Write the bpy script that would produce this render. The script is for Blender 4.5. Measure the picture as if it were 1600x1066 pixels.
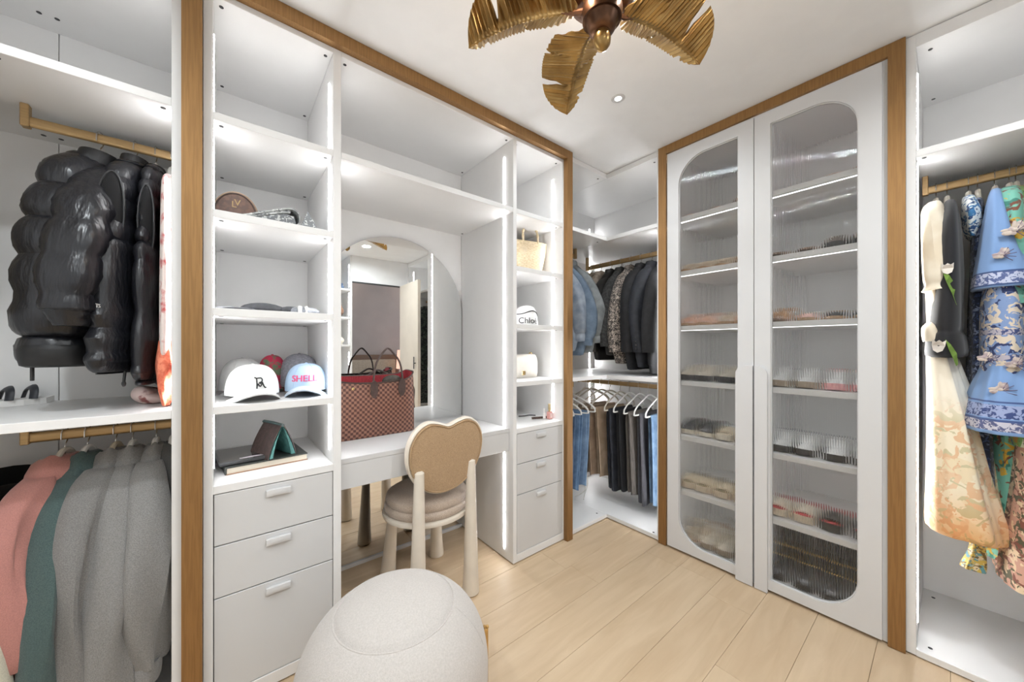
import bpy, bmesh, math, random
from math import sin, cos, pi, radians as R, sqrt, atan2
from mathutils import Matrix, Vector
for _o in list(bpy.data.objects): bpy.data.objects.remove(_o)
SC = bpy.context.scene
COL = SC.collection
# ---------------- camera, world, exposure
H = 2.4527
cam = bpy.data.cameras.new('camera'); camo = bpy.data.objects.new('camera', cam); COL.objects.link(camo)
cam.sensor_width = 36.0; cam.lens = 553.57/1600*36; cam.clip_start = 0.02
cam.shift_y = (542.18-533)/1600
camo.location = (0, 0, 1.22); camo.rotation_euler = (pi/2, 0, 0.8889-pi/2)
SC.camera = camo
W = bpy.data.worlds.new('world'); SC.world = W; W.use_nodes = True
W.node_tree.nodes['Background'].inputs[0].default_value = (0.91, 0.97, 1.04, 1)
W.node_tree.nodes['Background'].inputs[1].default_value = 1.12
SC.view_settings.view_transform = 'Standard'; SC.view_settings.look = 'None'
SC.view_settings.gamma = 1.0; SC.view_settings.use_curve_mapping = False
SC.view_settings.exposure = 0.14
SC.cycles.max_bounces = 14; SC.cycles.transmission_bounces = 10; SC.cycles.diffuse_bounces = 6
SC.cycles.glossy_bounces = 6
SC.cycles.caustics_reflective = False; SC.cycles.caustics_refractive = True; SC.cycles.blur_glossy = 1.0
SC.cycles.sample_clamp_indirect = 4.0
LED_POWER = 58.0
DOWNLIGHT_POWER = 9.0
DOWNLIGHTS = [(1.517, 1.033), (0.45, 0.25), (1.35, -0.35), (-0.55, 0.75), (-0.6, -0.35), (0.45, -0.5)]  # only the first is in view; the rest are added to light the room
for i, (x, y) in enumerate(DOWNLIGHTS):
    l = bpy.data.lights.new('downlight_lamp', 'AREA'); l.shape = 'DISK'; l.size = 0.09; l.energy = DOWNLIGHT_POWER*(.55, .75, 1.15, 1.0, 1.0, .9)[i]
    l.color = (0.90, 0.965, 1.0); l.spread = R(165)
    lo = bpy.data.objects.new('downlight_lamp', l); COL.objects.link(lo); lo.location = (x, y, H-0.004)

# ---------------- materials
def nd(nt, t, **k):
    n = nt.nodes.new(t)
    for a, b in k.items():
        if a.startswith('i_'): n.inputs[int(a[2:])].default_value = b
        else: setattr(n, a, b)
    return n
def col(c):
    if isinstance(c, str):
        v = [int(c[i:i+2], 16)/255 for i in (0, 2, 4)]
        c = [x/12.92 if x <= .04045 else ((x+.055)/1.055)**2.4 for x in v]
    return (c[0], c[1], c[2], 1)
MC = {}
def mat(name, c, rough=.5, metal=0., var=.06, vs=40., bump=0., bs=200., sheen=0., stretch=None, c2=None, v2=(.42, .58), trans=0., ior=1.45, alpha=None, spec=None, detail=3., bd=.002):
    """principled with a noise-driven two-tone colour and a fine noise bump, in object space"""
    if name in MC: return MC[name]
    m = bpy.data.materials.new(name); m.use_nodes = True; nt = m.node_tree
    b = nt.nodes['Principled BSDF']; MC[name] = m
    b.inputs['Roughness'].default_value = rough; b.inputs['Metallic'].default_value = metal
    if sheen: b.inputs['Sheen Weight'].default_value = sheen
    if trans: b.inputs['Transmission Weight'].default_value = trans; b.inputs['IOR'].default_value = ior
    if spec is not None: b.inputs['Specular IOR Level'].default_value = spec
    c = col(c)
    tc = nd(nt, 'ShaderNodeTexCoord'); mp = nd(nt, 'ShaderNodeMapping')
    nt.links.new(tc.outputs['Object'], mp.inputs[0])
    if stretch: mp.inputs['Scale'].default_value = stretch
    if var or c2:
        n = nd(nt, 'ShaderNodeTexNoise'); n.inputs['Scale'].default_value = vs; n.inputs['Detail'].default_value = detail
        nt.links.new(mp.outputs[0], n.inputs['Vector'])
        r = nd(nt, 'ShaderNodeValToRGB'); e = r.color_ramp.elements
        e[0].position, e[1].position = v2
        k = col(c2) if c2 else [x*(1-2.2*var) for x in c[:3]]+[1]
        e[0].color = k; e[1].color = c
        nt.links.new(n.outputs[0], r.inputs[0]); nt.links.new(r.outputs[0], b.inputs['Base Color'])
    else: b.inputs['Base Color'].default_value = c
    if bump:
        n = nd(nt, 'ShaderNodeTexNoise'); n.inputs['Scale'].default_value = bs; n.inputs['Detail'].default_value = 2
        nt.links.new(mp.outputs[0], n.inputs['Vector'])
        u = nd(nt, 'ShaderNodeBump'); u.inputs['Strength'].default_value = bump; u.inputs['Distance'].default_value = bd
        nt.links.new(n.outputs[0], u.inputs['Height']); nt.links.new(u.outputs[0], b.inputs['Normal'])
    return m
def emit(name, c, s):
    m = bpy.data.materials.new(name); m.use_nodes = True; nt = m.node_tree
    b = nt.nodes['Principled BSDF']; b.inputs['Base Color'].default_value = col(c)
    b.inputs['Emission Color'].default_value = col(c); b.inputs['Emission Strength'].default_value = s
    return m
WHITE = mat('white_laminate', (.80, .795, .79), .42, var=.008, vs=6)
WHITE2 = mat('white_matte_lacquer', (.625, .623, .625), .38, var=.006, vs=5)
PAINT = mat('ceiling_paint', (.88, .885, .89), .8, var=.01, vs=8, bump=.05, bs=300)
GOLD = mat('brushed_brass_trim', (.315, .172, .064), .42, metal=.6, var=.07, vs=30, stretch=(6, 6, .25), bump=.03, bs=150)
RODM = mat('brass_rod_metal', (.46, .31, .15), .38, metal=.7, var=.05, vs=30, stretch=(.4, .4, 6))
DARK = mat('dark_cap_plastic', (.03, .03, .032), .5, var=.05)
LED = emit('led_strip', (.985, .99, 1.0), LED_POWER)
LEDS = emit('led_strip_soft', (.985, .99, 1.0), LED_POWER*1.1)
CHROME = mat('polished_hook_steel', (.62, .6, .57), .22, metal=1., var=.02)
MIRROR = mat('mirror_silver', (.93, .94, .935), .01, metal=1., var=0)
GAP_SHADE = mat('shadow_gap_dark', (.10, .09, .085), .8, var=.05)  # dark colour stands in for shade in drawer gaps and behind the mirror

# ---------------- mesh builders
TM = {}
def T(name, label=None, cat=None, loc=(0, 0, 0), rz=0., group=None, tilt=None, kind=None):
    o = bpy.data.objects.new(name, None); COL.objects.link(o); o.empty_display_size = .05
    o.location = loc; o.rotation_euler = (tilt or (0, 0, 0)) if tilt else (0, 0, rz)
    if tilt: o.rotation_euler = (tilt[0], tilt[1], rz)
    tag(o, label, cat, group, kind)
    TM[o.name] = Matrix.LocRotScale(Vector(loc), o.rotation_euler, None)
    return o
def tag(o, label=None, cat=None, group=None, kind=None):
    for k, v in (('label', label), ('category', cat), ('group', group), ('kind', kind)):
        if v: o[k] = v
    return o
class MB:
    def __init__(s): s.v = []; s.f = []; s.sm = []
    def add(s, v, f, smooth=False):
        b = len(s.v); s.v += [tuple(p) for p in v]; s.f += [tuple(i+b for i in q) for q in f]; s.sm += [smooth]*len(f); return s
    def box(s, x0, x1, y0, y1, z0, z1, bev=.0):
        if bev <= 0:
            v = [(x, y, z) for z in (z0, z1) for y in (y0, y1) for x in (x0, x1)]
            return s.add(v, [(0, 2, 3, 1), (4, 5, 7, 6), (0, 1, 5, 4), (2, 6, 7, 3), (0, 4, 6, 2), (1, 3, 7, 5)])
        bm = bmesh.new(); bmesh.ops.create_cube(bm, size=1)
        bmesh.ops.scale(bm, vec=(x1-x0, y1-y0, z1-z0), verts=bm.verts)
        bmesh.ops.translate(bm, vec=((x0+x1)/2, (y0+y1)/2, (z0+z1)/2), verts=bm.verts)
        bmesh.ops.bevel(bm, geom=bm.edges[:], offset=bev, segments=2 if bev > .004 else 1, affect='EDGES', profile=.6)
        bm.verts.index_update()
        s.add([v.co[:] for v in bm.verts], [[v.index for v in f.verts] for f in bm.faces], bev > .004); bm.free(); return s
    def loft(s, rings, cap0=True, cap1=True, closed=True, smooth=True):
        n = len(rings[0]); v = [p for r in rings for p in r]; f = []
        m = n if closed else n-1
        for i in range(len(rings)-1):
            for j in range(m):
                k = (j+1) % n
                f.append((i*n+j, i*n+k, (i+1)*n+k, (i+1)*n+j))
        if closed and cap0: f.append(tuple(range(n-1, -1, -1)))
        if closed and cap1: f.append(tuple((len(rings)-1)*n+j for j in range(n)))
        return s.add(v, f, smooth)
    def tube(s, pts, r, n=8, smooth=True, flat=1.):
        pts = [Vector(p) for p in pts]; rings = []
        rr = r if isinstance(r, (list, tuple)) else [r]*len(pts)
        up = Vector((0.13, 0.27, .95)).normalized(); prev = None
        for i, p in enumerate(pts):
            d = (pts[min(i+1, len(pts)-1)]-pts[max(i-1, 0)]).normalized()
            a = prev if prev else d.cross(up)
            a = (a-d*a.dot(d))
            if a.length < 1e-6: a = d.orthogonal()
            a.normalize(); prev = a; b = d.cross(a)
            rings.append([tuple(p+a*cos(t)*rr[i]*flat+b*sin(t)*rr[i]) for t in [2*pi*j/n for j in range(n)]])
        return s.loft(rings)
    def lathe(s, prof, n=24, cx=0, cy=0, sx=1., sy=1.):
        rings = [[(cx+r*cos(2*pi*j/n)*sx, cy+r*sin(2*pi*j/n)*sy, z) for j in range(n)] for r, z in prof]
        return s.loft(rings)
    def ell(s, c, r, n=16, m=10, rot=0.):
        rings = []
        for i in range(m+1):
            t = -pi/2+pi*i/m; k = max(cos(t), 1e-3)
            rings.append([(c[0]+(r[0]*k*cos(a))*cos(rot)-(r[1]*k*sin(a))*sin(rot), c[1]+(r[0]*k*cos(a))*sin(rot)+(r[1]*k*sin(a))*cos(rot), c[2]+r[2]*sin(t)) for a in [2*pi*j/n for j in range(n)]])
        return s.loft(rings)
    def xf(s, M):
        s.v = [tuple(M @ Vector(p)) for p in s.v]; return s
    def mesh(s, name, angle=.75):
        me = bpy.data.meshes.new(name); me.from_pydata(s.v, [], s.f)
        me.polygons.foreach_set('use_smooth', s.sm); me.update()
        if any(s.sm): me.set_sharp_from_angle(angle=angle)
        return me
def obj(name, me, m=None, parent=None, loc=None, rot=None, local=True, label=None, kind=None):
    if isinstance(me, MB): me = me.mesh(name)
    if m and not me.materials: me.materials.append(m)
    o = bpy.data.objects.new(name, me); COL.objects.link(o)
    if m and me.materials[0] != m:
        o.material_slots[0].link = 'OBJECT'; o.material_slots[0].material = m
    if parent:
        o.parent = parent
        if not local and parent.name in TM: o.matrix_parent_inverse = TM[parent.name].inverted()
    if loc: o.location = loc
    if rot: o.rotation_euler = rot
    if label: o['label'] = label
    if kind: o['kind'] = kind
    return o
def wb(name, x0, x1, y0, y1, z0, z1, m, parent=None, bev=.0012, **k):      # a box part in world coordinates
    return obj(name, MB().box(x0, x1, y0, y1, z0, z1, bev), m, parent, local=False, **k)
def struct(name, x0, x1, y0, y1, z0, z1, m, bev=0.):
    return tag(wb(name, x0, x1, y0, y1, z0, z1, m, None, bev), kind='structure')
def cat(pts, n, closed=False):                                  # Catmull-Rom through tuples
    out = []; N = len(pts)
    segs = N if closed else N-1
    for i in range(segs):
        p = [pts[(i+k-1) % N] if closed else pts[min(max(i+k-1, 0), N-1)] for k in range(4)]
        for j in range(n):
            t = j/n
            out.append(tuple(.5*((2*b)+(c-a)*t+(2*a-5*b+4*c-d)*t*t+(3*b-a-3*c+d)*t**3) for a, b, c, d in zip(*p)))
    if not closed: out.append(tuple(pts[-1]))
    return out
def flat2d(loops, depth, text=None, size=1.):                    # filled 2D outline(s) or text, extruded along z, centred on z
    if text:
        cu = bpy.data.curves.new('t', 'FONT'); cu.body = text; cu.size = size; cu.align_x = 'CENTER'; cu.align_y = 'CENTER'
    else:
        cu = bpy.data.curves.new('t', 'CURVE'); cu.dimensions = '2D'; cu.fill_mode = 'BOTH'
        for lp in loops:
            sp = cu.splines.new('POLY'); sp.points.add(len(lp)-1); sp.use_cyclic_u = True
            for q, p in zip(sp.points, lp): q.co = (p[0], p[1], 0, 1)
    cu.extrude = depth/2
    o = bpy.data.objects.new('t', cu); me = bpy.data.meshes.new_from_object(o)
    mb = MB(); mb.add([v.co[:] for v in me.vertices], [tuple(p.vertices) for p in me.polygons])
    bpy.data.objects.remove(o); bpy.data.meshes.remove(me); bpy.data.curves.remove(cu)
    return mb
capme = MB().lathe([(.0065, -.0012), (.0065, .0008), (.004, .0012)], 12).mesh('fastener_cap')
def caps(parent, pts, up=-1):
    for p in pts:
        obj('fastener_cap', capme, DARK, parent, local=False, loc=p)

# ================= SETTING
YL, YG, XR, XG, YB, XB = 1.5313, 1.4991, 2.1127, 2.0956, 2.091, 2.69
floor = struct('floor', -1.3, 2.75, -1.0, 2.2, -.06, -.012, mat('subfloor', (.25, .18, .11), .8))
ceiling = struct('ceiling', -1.25, 2.75, -1.0, 2.2, H, H+.05, PAINT)
struct('wall_left', -1.25, 2.75, YB+.019, YB+.1, 0, H, PAINT)
struct('wall_right', XB+.02, XB+.1, -1.0, 2.2, 0, H, PAINT)
# floor planks (run along X), each its own piece
random.seed(3)
OAK = []
for i in range(6):
    k = random.uniform(-.025, .025)
    m = bpy.data.materials.new('pale_oak'); m.use_nodes = True; nt = m.node_tree; b = nt.nodes['Principled BSDF']
    b.inputs['Roughness'].default_value = .5
    tc = nd(nt, 'ShaderNodeTexCoord'); mp = nd(nt, 'ShaderNodeMapping'); mp.inputs['Scale'].default_value = (1.2, 9, 1); mp.inputs['Location'].default_value = (i*3.1, i*1.7, 0)
    nt.links.new(tc.outputs['Object'], mp.inputs[0])
    n1 = nd(nt, 'ShaderNodeTexNoise'); n1.inputs['Scale'].default_value = 2.2; n1.inputs['Detail'].default_value = 6; n1.inputs['Distortion'].default_value = .8
    nt.links.new(mp.outputs[0], n1.inputs['Vector'])
    r = nd(nt, 'ShaderNodeValToRGB'); e = r.color_ramp.elements; e[0].position = .3; e[1].position = .7
    e[0].color = (.53+k, .39+k, .25+k*.8, 1); e[1].color = (.62+k, .475+k, .32+k*.8, 1)
    nt.links.new(n1.outputs[0], r.inputs[0])
    n2 = nd(nt, 'ShaderNodeTexNoise'); n2.inputs['Scale'].default_value = 2.5; n2.inputs['Detail'].default_value = 1     # knots
    mp2 = nd(nt, 'ShaderNodeMapping'); mp2.inputs['Scale'].default_value = (2.5, 5, 1); nt.links.new(tc.outputs['Object'], mp2.inputs[0]); nt.links.new(mp2.outputs[0], n2.inputs['Vector'])
    r2 = nd(nt, 'ShaderNodeValToRGB'); r2.color_ramp.elements[0].position = .74; r2.color_ramp.elements[1].position = .84
    mx = nd(nt, 'ShaderNodeMix', data_type='RGBA'); nt.links.new(r2.outputs[0], mx.inputs[0]); nt.links.new(r.outputs[0], mx.inputs[6]); mx.inputs[7].default_value = (.36, .26, .17, 1)
    nt.links.new(mx.outputs[2], b.inputs['Base Color'])
    bu = nd(nt, 'ShaderNodeBump'); bu.inputs['Strength'].default_value = .12; bu.inputs['Distance'].default_value = .001
    n3 = nd(nt, 'ShaderNodeTexNoise'); n3.inputs['Scale'].default_value = 60; mp3 = nd(nt, 'ShaderNodeMapping'); mp3.inputs['Scale'].default_value = (.3, 4, 1)
    nt.links.new(tc.outputs['Object'], mp3.inputs[0]); nt.links.new(mp3.outputs[0], n3.inputs['Vector']); nt.links.new(n3.outputs[0], bu.inputs['Height']); nt.links.new(bu.outputs[0], b.inputs['Normal'])
    OAK.append(m)
yy = 1.325-.19*13
row = 0
while yy < 2.1:
    x = -1.3-random.uniform(0, 1.0)
    while x < 2.7:
        L = random.uniform(1.3, 2.0)
        x1 = min(x+L, 2.72)
        if x1 > -1.25: obj('plank', MB().box(max(x, -1.3)+.0005, x1-.0005, yy+.0005, min(yy+.19, 2.108)-.0005, -.012, 0, .0009), OAK[random.randrange(6)], floor)
        x = x1
    yy += .19; row += 1

# ================= LEFT WALL: gold frame trims
def bar_frame():
    def prism(name, pts, y0, y1, ax):
        mb = MB()
        if ax == 'y': a = [(x, y0, z) for x, z in pts]; b = [(x, y1, z) for x, z in pts]
        else: a = [(y0, x, z) for x, z in pts]; b = [(y1, x, z) for x, z in pts]
        n = len(pts)
        mb.add(a+b, [tuple(range(n)), tuple(range(2*n-1, n-1, -1))]+[(i, n+i, n+(i+1) % n, (i+1) % n) for i in range(n)])
        tag(obj(name, mb, GOLD), kind='structure')
    t = .049
    x0, x1, z1 = -.104, 1.712, H-.002
    prism('trim_1', [(x0, 0.002), (x0+t, 0.002), (x0+t, z1-t), (x0, z1)], YG, YL-.0005, 'y')
    prism('trim_2', [(x0, z1), (x0+t, z1-t), (x1-t, z1-t), (x1, z1)], YG, YL-.0005, 'y')
    prism('trim_3', [(x1-t, .002), (x1, .002), (x1, z1), (x1-t, z1-t)], YG, YL-.0005, 'y')
    y0, y1 = .107, 1.138
    prism('trim_4', [(y1-t, .002), (y1, .002), (y1, z1), (y1-t, z1-t)], XG, XR-.0005, 'x')
    prism('trim_5', [(y0, z1), (y0+t, z1-t), (y1-t, z1-t), (y1, z1)], XG, XR-.0005, 'x')
    prism('trim_6', [(y0, .002), (y0+t, .002), (y0+t, z1-t), (y0, z1)], XG, XR-.0005, 'x')
bar_frame()

def handle_mesh():
    # scooped pull: a thin curved lip with a rolled top bar, bowed outwards
    mb = MB(); n = 14; L = .037
    prof = [(.001, .012), (.010, .014), (.0155, .011), (.017, .004), (.0165, -.004), (.0145, -.010), (.0125, -.010), (.0135, -.003), (.0135, .004), (.0115, .008), (.001, .0075)]
    rings = []
    for i in range(n+1):
        t = -1+2*i/n; k = 1-.28*t*t
        rings.append([(t*L, -d*k, z+.0025*(1-t*t)-.001) for d, z in prof])
    mb.loft(rings)
    mb.box(-L, -L+.004, -.0125, 0, -.006, .009); mb.box(L-.004, L, -.0125, 0, -.006, .009)
    return mb.mesh('handle')
HANDLE = handle_mesh()
LZ = [2.0, 1.677, 1.350, 1.021]
th = .026
def drawers(t, x0, x1):
    for z0, z1, w in ((.557, .727, 'd'), (.383, .553, 'd'), (.053, .379, 'd')):
        d = wb('drawer', x0+.0025, x1-.0025, YL+.001, YL+.45, z0, z1, WHITE2, t, .0012)
        obj('handle', HANDLE, WHITE2, d, loc=((x0+x1)/2, YL+.001, z1-.030))
    wb('plinth', x0, x1, YL, YL+.5, .006, .050, WHITE, t)
    wb('carcass_back', x0, x1, YL+.455, YL+.47, .05, .73, GAP_SHADE, t)
    wb('worktop', x0, x1, YL, YB-.008, .730, .757, WHITE, t)

# tower by the left frame
t1 = T('shelf_tower', 'tall white open-shelf tower with three drawers, left of the vanity, holding baseball caps', 'shelving unit', (.155, 1.8, 0))
for (x0, x1) in ((-.054, -.029), (.334, .363)): wb('side_panel', x0, x1, YL, YB, .006, H-.003, WHITE, t1)
wb('back_panel', -.029, .334, YB-.008, YB, .03, H-.003, WHITE, t1)
wb('top_panel', -.029, .334, YL, YB-.008, 2.382, H-.003, WHITE, t1)
for z in LZ: wb('shelf', -.029, .334, YL, YB-.008, z-th, z, WHITE, t1)
drawers(t1, -.029, .334)
def vled(parent, x, y, z0, z1, face, breaks=()):                # vertical strip let into a panel face; face = +1/-1 along x
    zs = [z0]+[q for b in sorted(breaks) for q in b]+[z1]
    for a, b in zip(zs[::2], zs[1::2]):
        xa, xb = (x, x+.0025) if face > 0 else (x-.0025, x)
        wb('light_strip', xa, xb, y-.0035, y+.0035, a, b, LED, parent, 0)
brk = [(z-th-.001, z+.001) for z in LZ]
vled(t1, .334, 1.602, .80, 2.30, -1, brk); vled(t1, -.029, 1.602, .80, 2.30, 1, brk)
for z in (2.382, 2.0-th, 1.677-th, 1.35-th):
    caps(t1, [(x, y, z) for x in (-.008, .313) for y in (YL+.035, YB-.05)])

# vanity niche
vn = T('vanity_niche', 'white vanity niche with overhead shelf behind the desk and arched mirror', 'alcove unit', (.81, 1.8, 0))
wb('back_panel', .363, 1.252, YB, YB+.008, .003, H-.003, WHITE, vn)
wb('top_panel', .3635, 1.2515, YL, YB, 2.382, H-.003, WHITE, vn)
wb('shelf', .3635, 1.2515, YL, YB, 2.0-th, 2.0, WHITE, vn)
caps(vn, [(x, y, 2.382) for x in (.385, 1.23) for y in (YL+.035, YB-.05)])
caps(vn, [(x, y, 2.0-th) for x in (.385, 1.23) for y in (YB-.05,)])
vled(t1, .363, 1.612, .80, 2.30, 1, [(2.0-th-.001, 2.001)])
dk = T('vanity_desk', 'white floating vanity desk spanning the niche, brown tote standing on it', 'desk', (.81, 1.8, .635))
wb('desk_top', .364, 1.2515, 1.565, YB, .737, .7595, WHITE2, dk, .0015)
wb('apron', .366, 1.2495, 1.5665, 1.5865, .632, .7365, WHITE2, dk)
wb('underside', .366, 1.2495, 1.587, YB, .632, .650, WHITE2, dk)
# arched mirror
cx, rr, zs0 = .808, .432, 1.437
arc = [(cx+rr*cos(a), zs0+rr*sin(a)) for a in [pi*i/64 for i in range(65)]]
outl = [(cx-rr, .7605), (cx+rr, .7605)]+arc
mr = T('arched_mirror', 'tall frameless arched mirror leaning on the vanity desk back', 'mirror', (.808, 2.07, .7605))
fb = flat2d([outl], .006).xf(Matrix(((1, 0, 0, 0), (0, 0, -1, 2.071), (0, 1, 0, 0), (0, 0, 0, 1))))
obj('mirror_glass', fb, MIRROR, mr, local=False)
ins = [(cx+(p[0]-cx)*.955, .78+(p[1]-.78)*.975) for p in outl]
obj('backing_board', flat2d([ins], .014).xf(Matrix(((1, 0, 0, 0), (0, 0, -1, 2.0825), (0, 1, 0, 0), (0, 0, 0, 1)))), GAP_SHADE, mr, local=False)
lm = T('lower_mirror', 'wide mirror panel under the vanity desk reflecting the floor and chair legs', 'mirror', (.808, 2.085, .0))
wb('mirror_glass', .365, 1.2505, 2.084, 2.0905, .022, .630, MIRROR, lm, 0)
wb('bottom_rail', .365, 1.2505, 2.076, 2.0905, .001, .021, WHITE2, lm)

# tower right of the vanity
t3 = T('shelf_tower', 'narrow white open-shelf tower with three drawers, right of the vanity, holding straw and cream bags', 'shelving unit', (1.46, 1.8, 0))
for (x0, x1) in ((1.252, 1.278), (1.652, 1.677)): wb('side_panel', x0, x1, YL, YB, .006, H-.003, WHITE, t3)
wb('back_panel', 1.278, 1.652, YB-.008, YB, .03, H-.003, WHITE, t3)
wb('top_panel', 1.278, 1.652, YL, YB-.008, 2.382, H-.003, WHITE, t3)
for z in LZ: wb('shelf', 1.278, 1.652, YL, YB-.008, z-th, z, WHITE, t3)
drawers(t3, 1.278, 1.652)
vled(t3, 1.652, 1.614, .80, 2.30, -1, brk); vled(t3, 1.278, 1.614, .80, 2.30, 1, brk)
vled(t3, 1.252, 1.612, .06, 2.31, -1, [(.632, .762), (2.0-th-.001, 2.001)])
for z in (2.382, 2.0-th, 1.677-th, 1.35-th): caps(t3, [(x, y, z) for x in (1.30, 1.63) for y in (YL+.035, YB-.05)])

# left hanging closet
def rod(parent, a, b, z0, z1, axis, bracket_at, ztop, end2=None):
    """flat oval rod along an axis at (fixed), with square drop brackets"""
    fixed, lo, hi = a[0], a[1], a[2]
    hz = (z1-z0)/2; zc = (z0+z1)/2
    sec = [(cos(t)*.0075 if abs(cos(t)) < .99 else .0075*cos(t), sin(t)*hz) for t in [2*pi*i/16 for i in range(16)]]
    sec = [(max(-.0075, min(.0075, 1.35*p)), q) for p, q in sec]
    mb = MB()
    if axis == 'x': mb.loft([[(lo, fixed+p, zc+q) for p, q in sec], [(hi, fixed+p, zc+q) for p, q in sec]])
    else: mb.loft([[(fixed+p, lo, zc+q) for p, q in sec], [(fixed+p, hi, zc+q) for p, q in sec]])
    r = obj('clothes_rod', mb, RODM, parent, local=False)
    for c in bracket_at:
        q = MB()
        if axis == 'x': q.box(c-.009, c+.009, fixed-.013, fixed+.013, z0-.003, ztop, .002)
        else: q.box(fixed-.013, fixed+.013, c-.009, c+.009, z0-.003, ztop, .002)
        obj('bracket', q, RODM, r)
lc = T('hanging_closet', 'left-hand white open closet with two brass rods of jackets and hoodies', 'closet', (-.6, 1.8, 0))
wb('side_panel', -.1285, -.1045, YL, YB, .006, H-.003, WHITE, lc)
wb('side_panel', -1.12, -1.095, YL, YB, .006, H-.003, WHITE, lc)
wb('back_panel', -1.095, -.4785, YB-.008, YB, .006, H-.003, WHITE, lc)
wb('back_panel', -.4765, -.1285, YB-.008, YB, .006, H-.003, WHITE, lc)
wb('top_panel', -1.095, -.1285, YL, YB-.008, 2.382, H-.003, WHITE, lc)
wb('shelf', -1.095, -.1285, YL, YB-.008, 1.974, 2.0, WHITE, lc)
wb('shelf', -1.095, -.1285, YL, YB-.008, .995, 1.021, WHITE, lc)
wb('base_panel', -1.095, -.1285, YL, YB-.008, .004, .030, WHITE, lc)
rod(lc, (1.81, -.48, -.129), None, 1.907, 1.940, 'x', (-.480,), 1.974)
rod(lc, (1.81, -.48, -.129), None, .919, .952, 'x', (-.480,), .995)
rod(lc, (1.81, -1.09, -.54), None, 1.907, 1.940, 'x', (-.55,), 1.974)
vled(lc, -.1285, 1.60, 1.03, 2.30, -1, [(1.97, 2.004)])
caps(lc, [(x, y, 2.382) for x in (-.46, -.50) for y in (YL+.04, YB-.10)]+[(x, y, 1.974) for x in (-.15, -.46, -.50) for y in (YL+.03, YB-.06)])

# corner closet (L-shaped)
cc = T('corner_closet', 'L-shaped white corner closet with brass rods of jackets, jeans and trousers', 'closet', (2.4, 1.8, 0))
wb('back_panel', 1.678, XB, YB-.008, YB, .006, H-.003, WHITE, cc)
wb('back_panel', XB-.008, XB, 1.155, YB-.0085, .006, H-.003, WHITE, cc)
wb('side_panel', XR, XB-.0085, 1.126, 1.1545, .006, H-.003, WHITE, cc)
for (name, z0, z1) in (('top_panel', 2.416, H-.003), ('shelf', 1.974, 2.0), ('shelf', .995, 1.021), ('base_panel', .006, .032)):
    ins_ = .0
    wb(name, 1.678, XR, YL+ins_, YB-.0085, z0, z1, WHITE, cc)
    wb(name, XR+.0008, XB-.0085, 1.1555, YB-.0085, z0, z1, WHITE, cc)
rod(cc, (1.81, 1.679, 2.10), None, 1.900, 1.933, 'x', (2.095,), 1.974)
rod(cc, (2.39, 1.156, 1.93), None, 1.866, 1.902, 'y', (1.93,), 1.974)
rod(cc, (1.81, 1.679, 2.06), None, .919, .952, 'x', (2.055,), .995)
rod(cc, (2.39, 1.156, 2.02), None, .919, .952, 'y', (2.02,), .995)
for a, b in ((.10, .99), (1.03, 1.97), (2.004, 2.30)): wb('light_strip', 2.607, 2.614, YB-.0105, YB-.0082, a, b, LED, cc, 0)
for a, b in ((.10, .99), (1.03, 1.97), (2.004, 2.30)): wb('light_strip', XR+.09, XR+.099, 1.1547, 1.157, a, b, LED, cc, 0)
caps(cc, [(XR-.05, YL+.05, .0325), (XR+.02, 1.19, .0325), (XR-.05, YL+.04, 2.4158), (XR+.05, 1.20, 2.4158), (XR-.03, YL+.06, 1.9738), (XR-.08, YB-.08, 2.4158)])

# right hanging closet
rc = T('hanging_closet', 'right-hand white open closet with a brass rod of patterned dresses', 'closet', (2.4, -.4, 0))
wb('side_panel', XR, XB-.0085, .080, .1075, .006, H-.003, WHITE, rc)
wb('side_panel', XR, XB-.0085, -.905, -.88, .006, H-.003, WHITE, rc)
wb('back_panel', XB-.008, XB, -.88, .080, .006, H-.003, WHITE, rc)
wb('top_panel', XR, XB-.0085, -.88, .080, 2.40, H-.003, WHITE, rc)
wb('shelf', XR, XB-.0085, -.88, .080, 1.966, 1.994, WHITE, rc)
wb('base_panel', XR, XB-.0085, -.88, .080, .004, .030, WHITE, rc)
rod(rc, (2.39, -.879, .066), None, 1.886, 1.921, 'y', (.064,), 1.966)
def yled(parent, y, x, z0, z1, face):
    ya, yb = (y, y+.0025) if face > 0 else (y-.0025, y)
    wb('light_strip', x-.0035, x+.0035, ya, yb, z0, z1, LED, parent, 0)
for a, b in ((.10, 1.964), (1.996, 2.33)): yled(rc, .080, XR+.075, a, b, -1); yled(rc, -.88, XR+.075, a, b, 1)
caps(rc, [(XR+.06, .045, 2.3998), (XB-.07, .045, 2.3998), (XR+.03, .06, 1.9658), (XR+.05, .045, .0305), (XB-.08, .045, .0305), (XB-.10, .05, 1.9658)])

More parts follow.
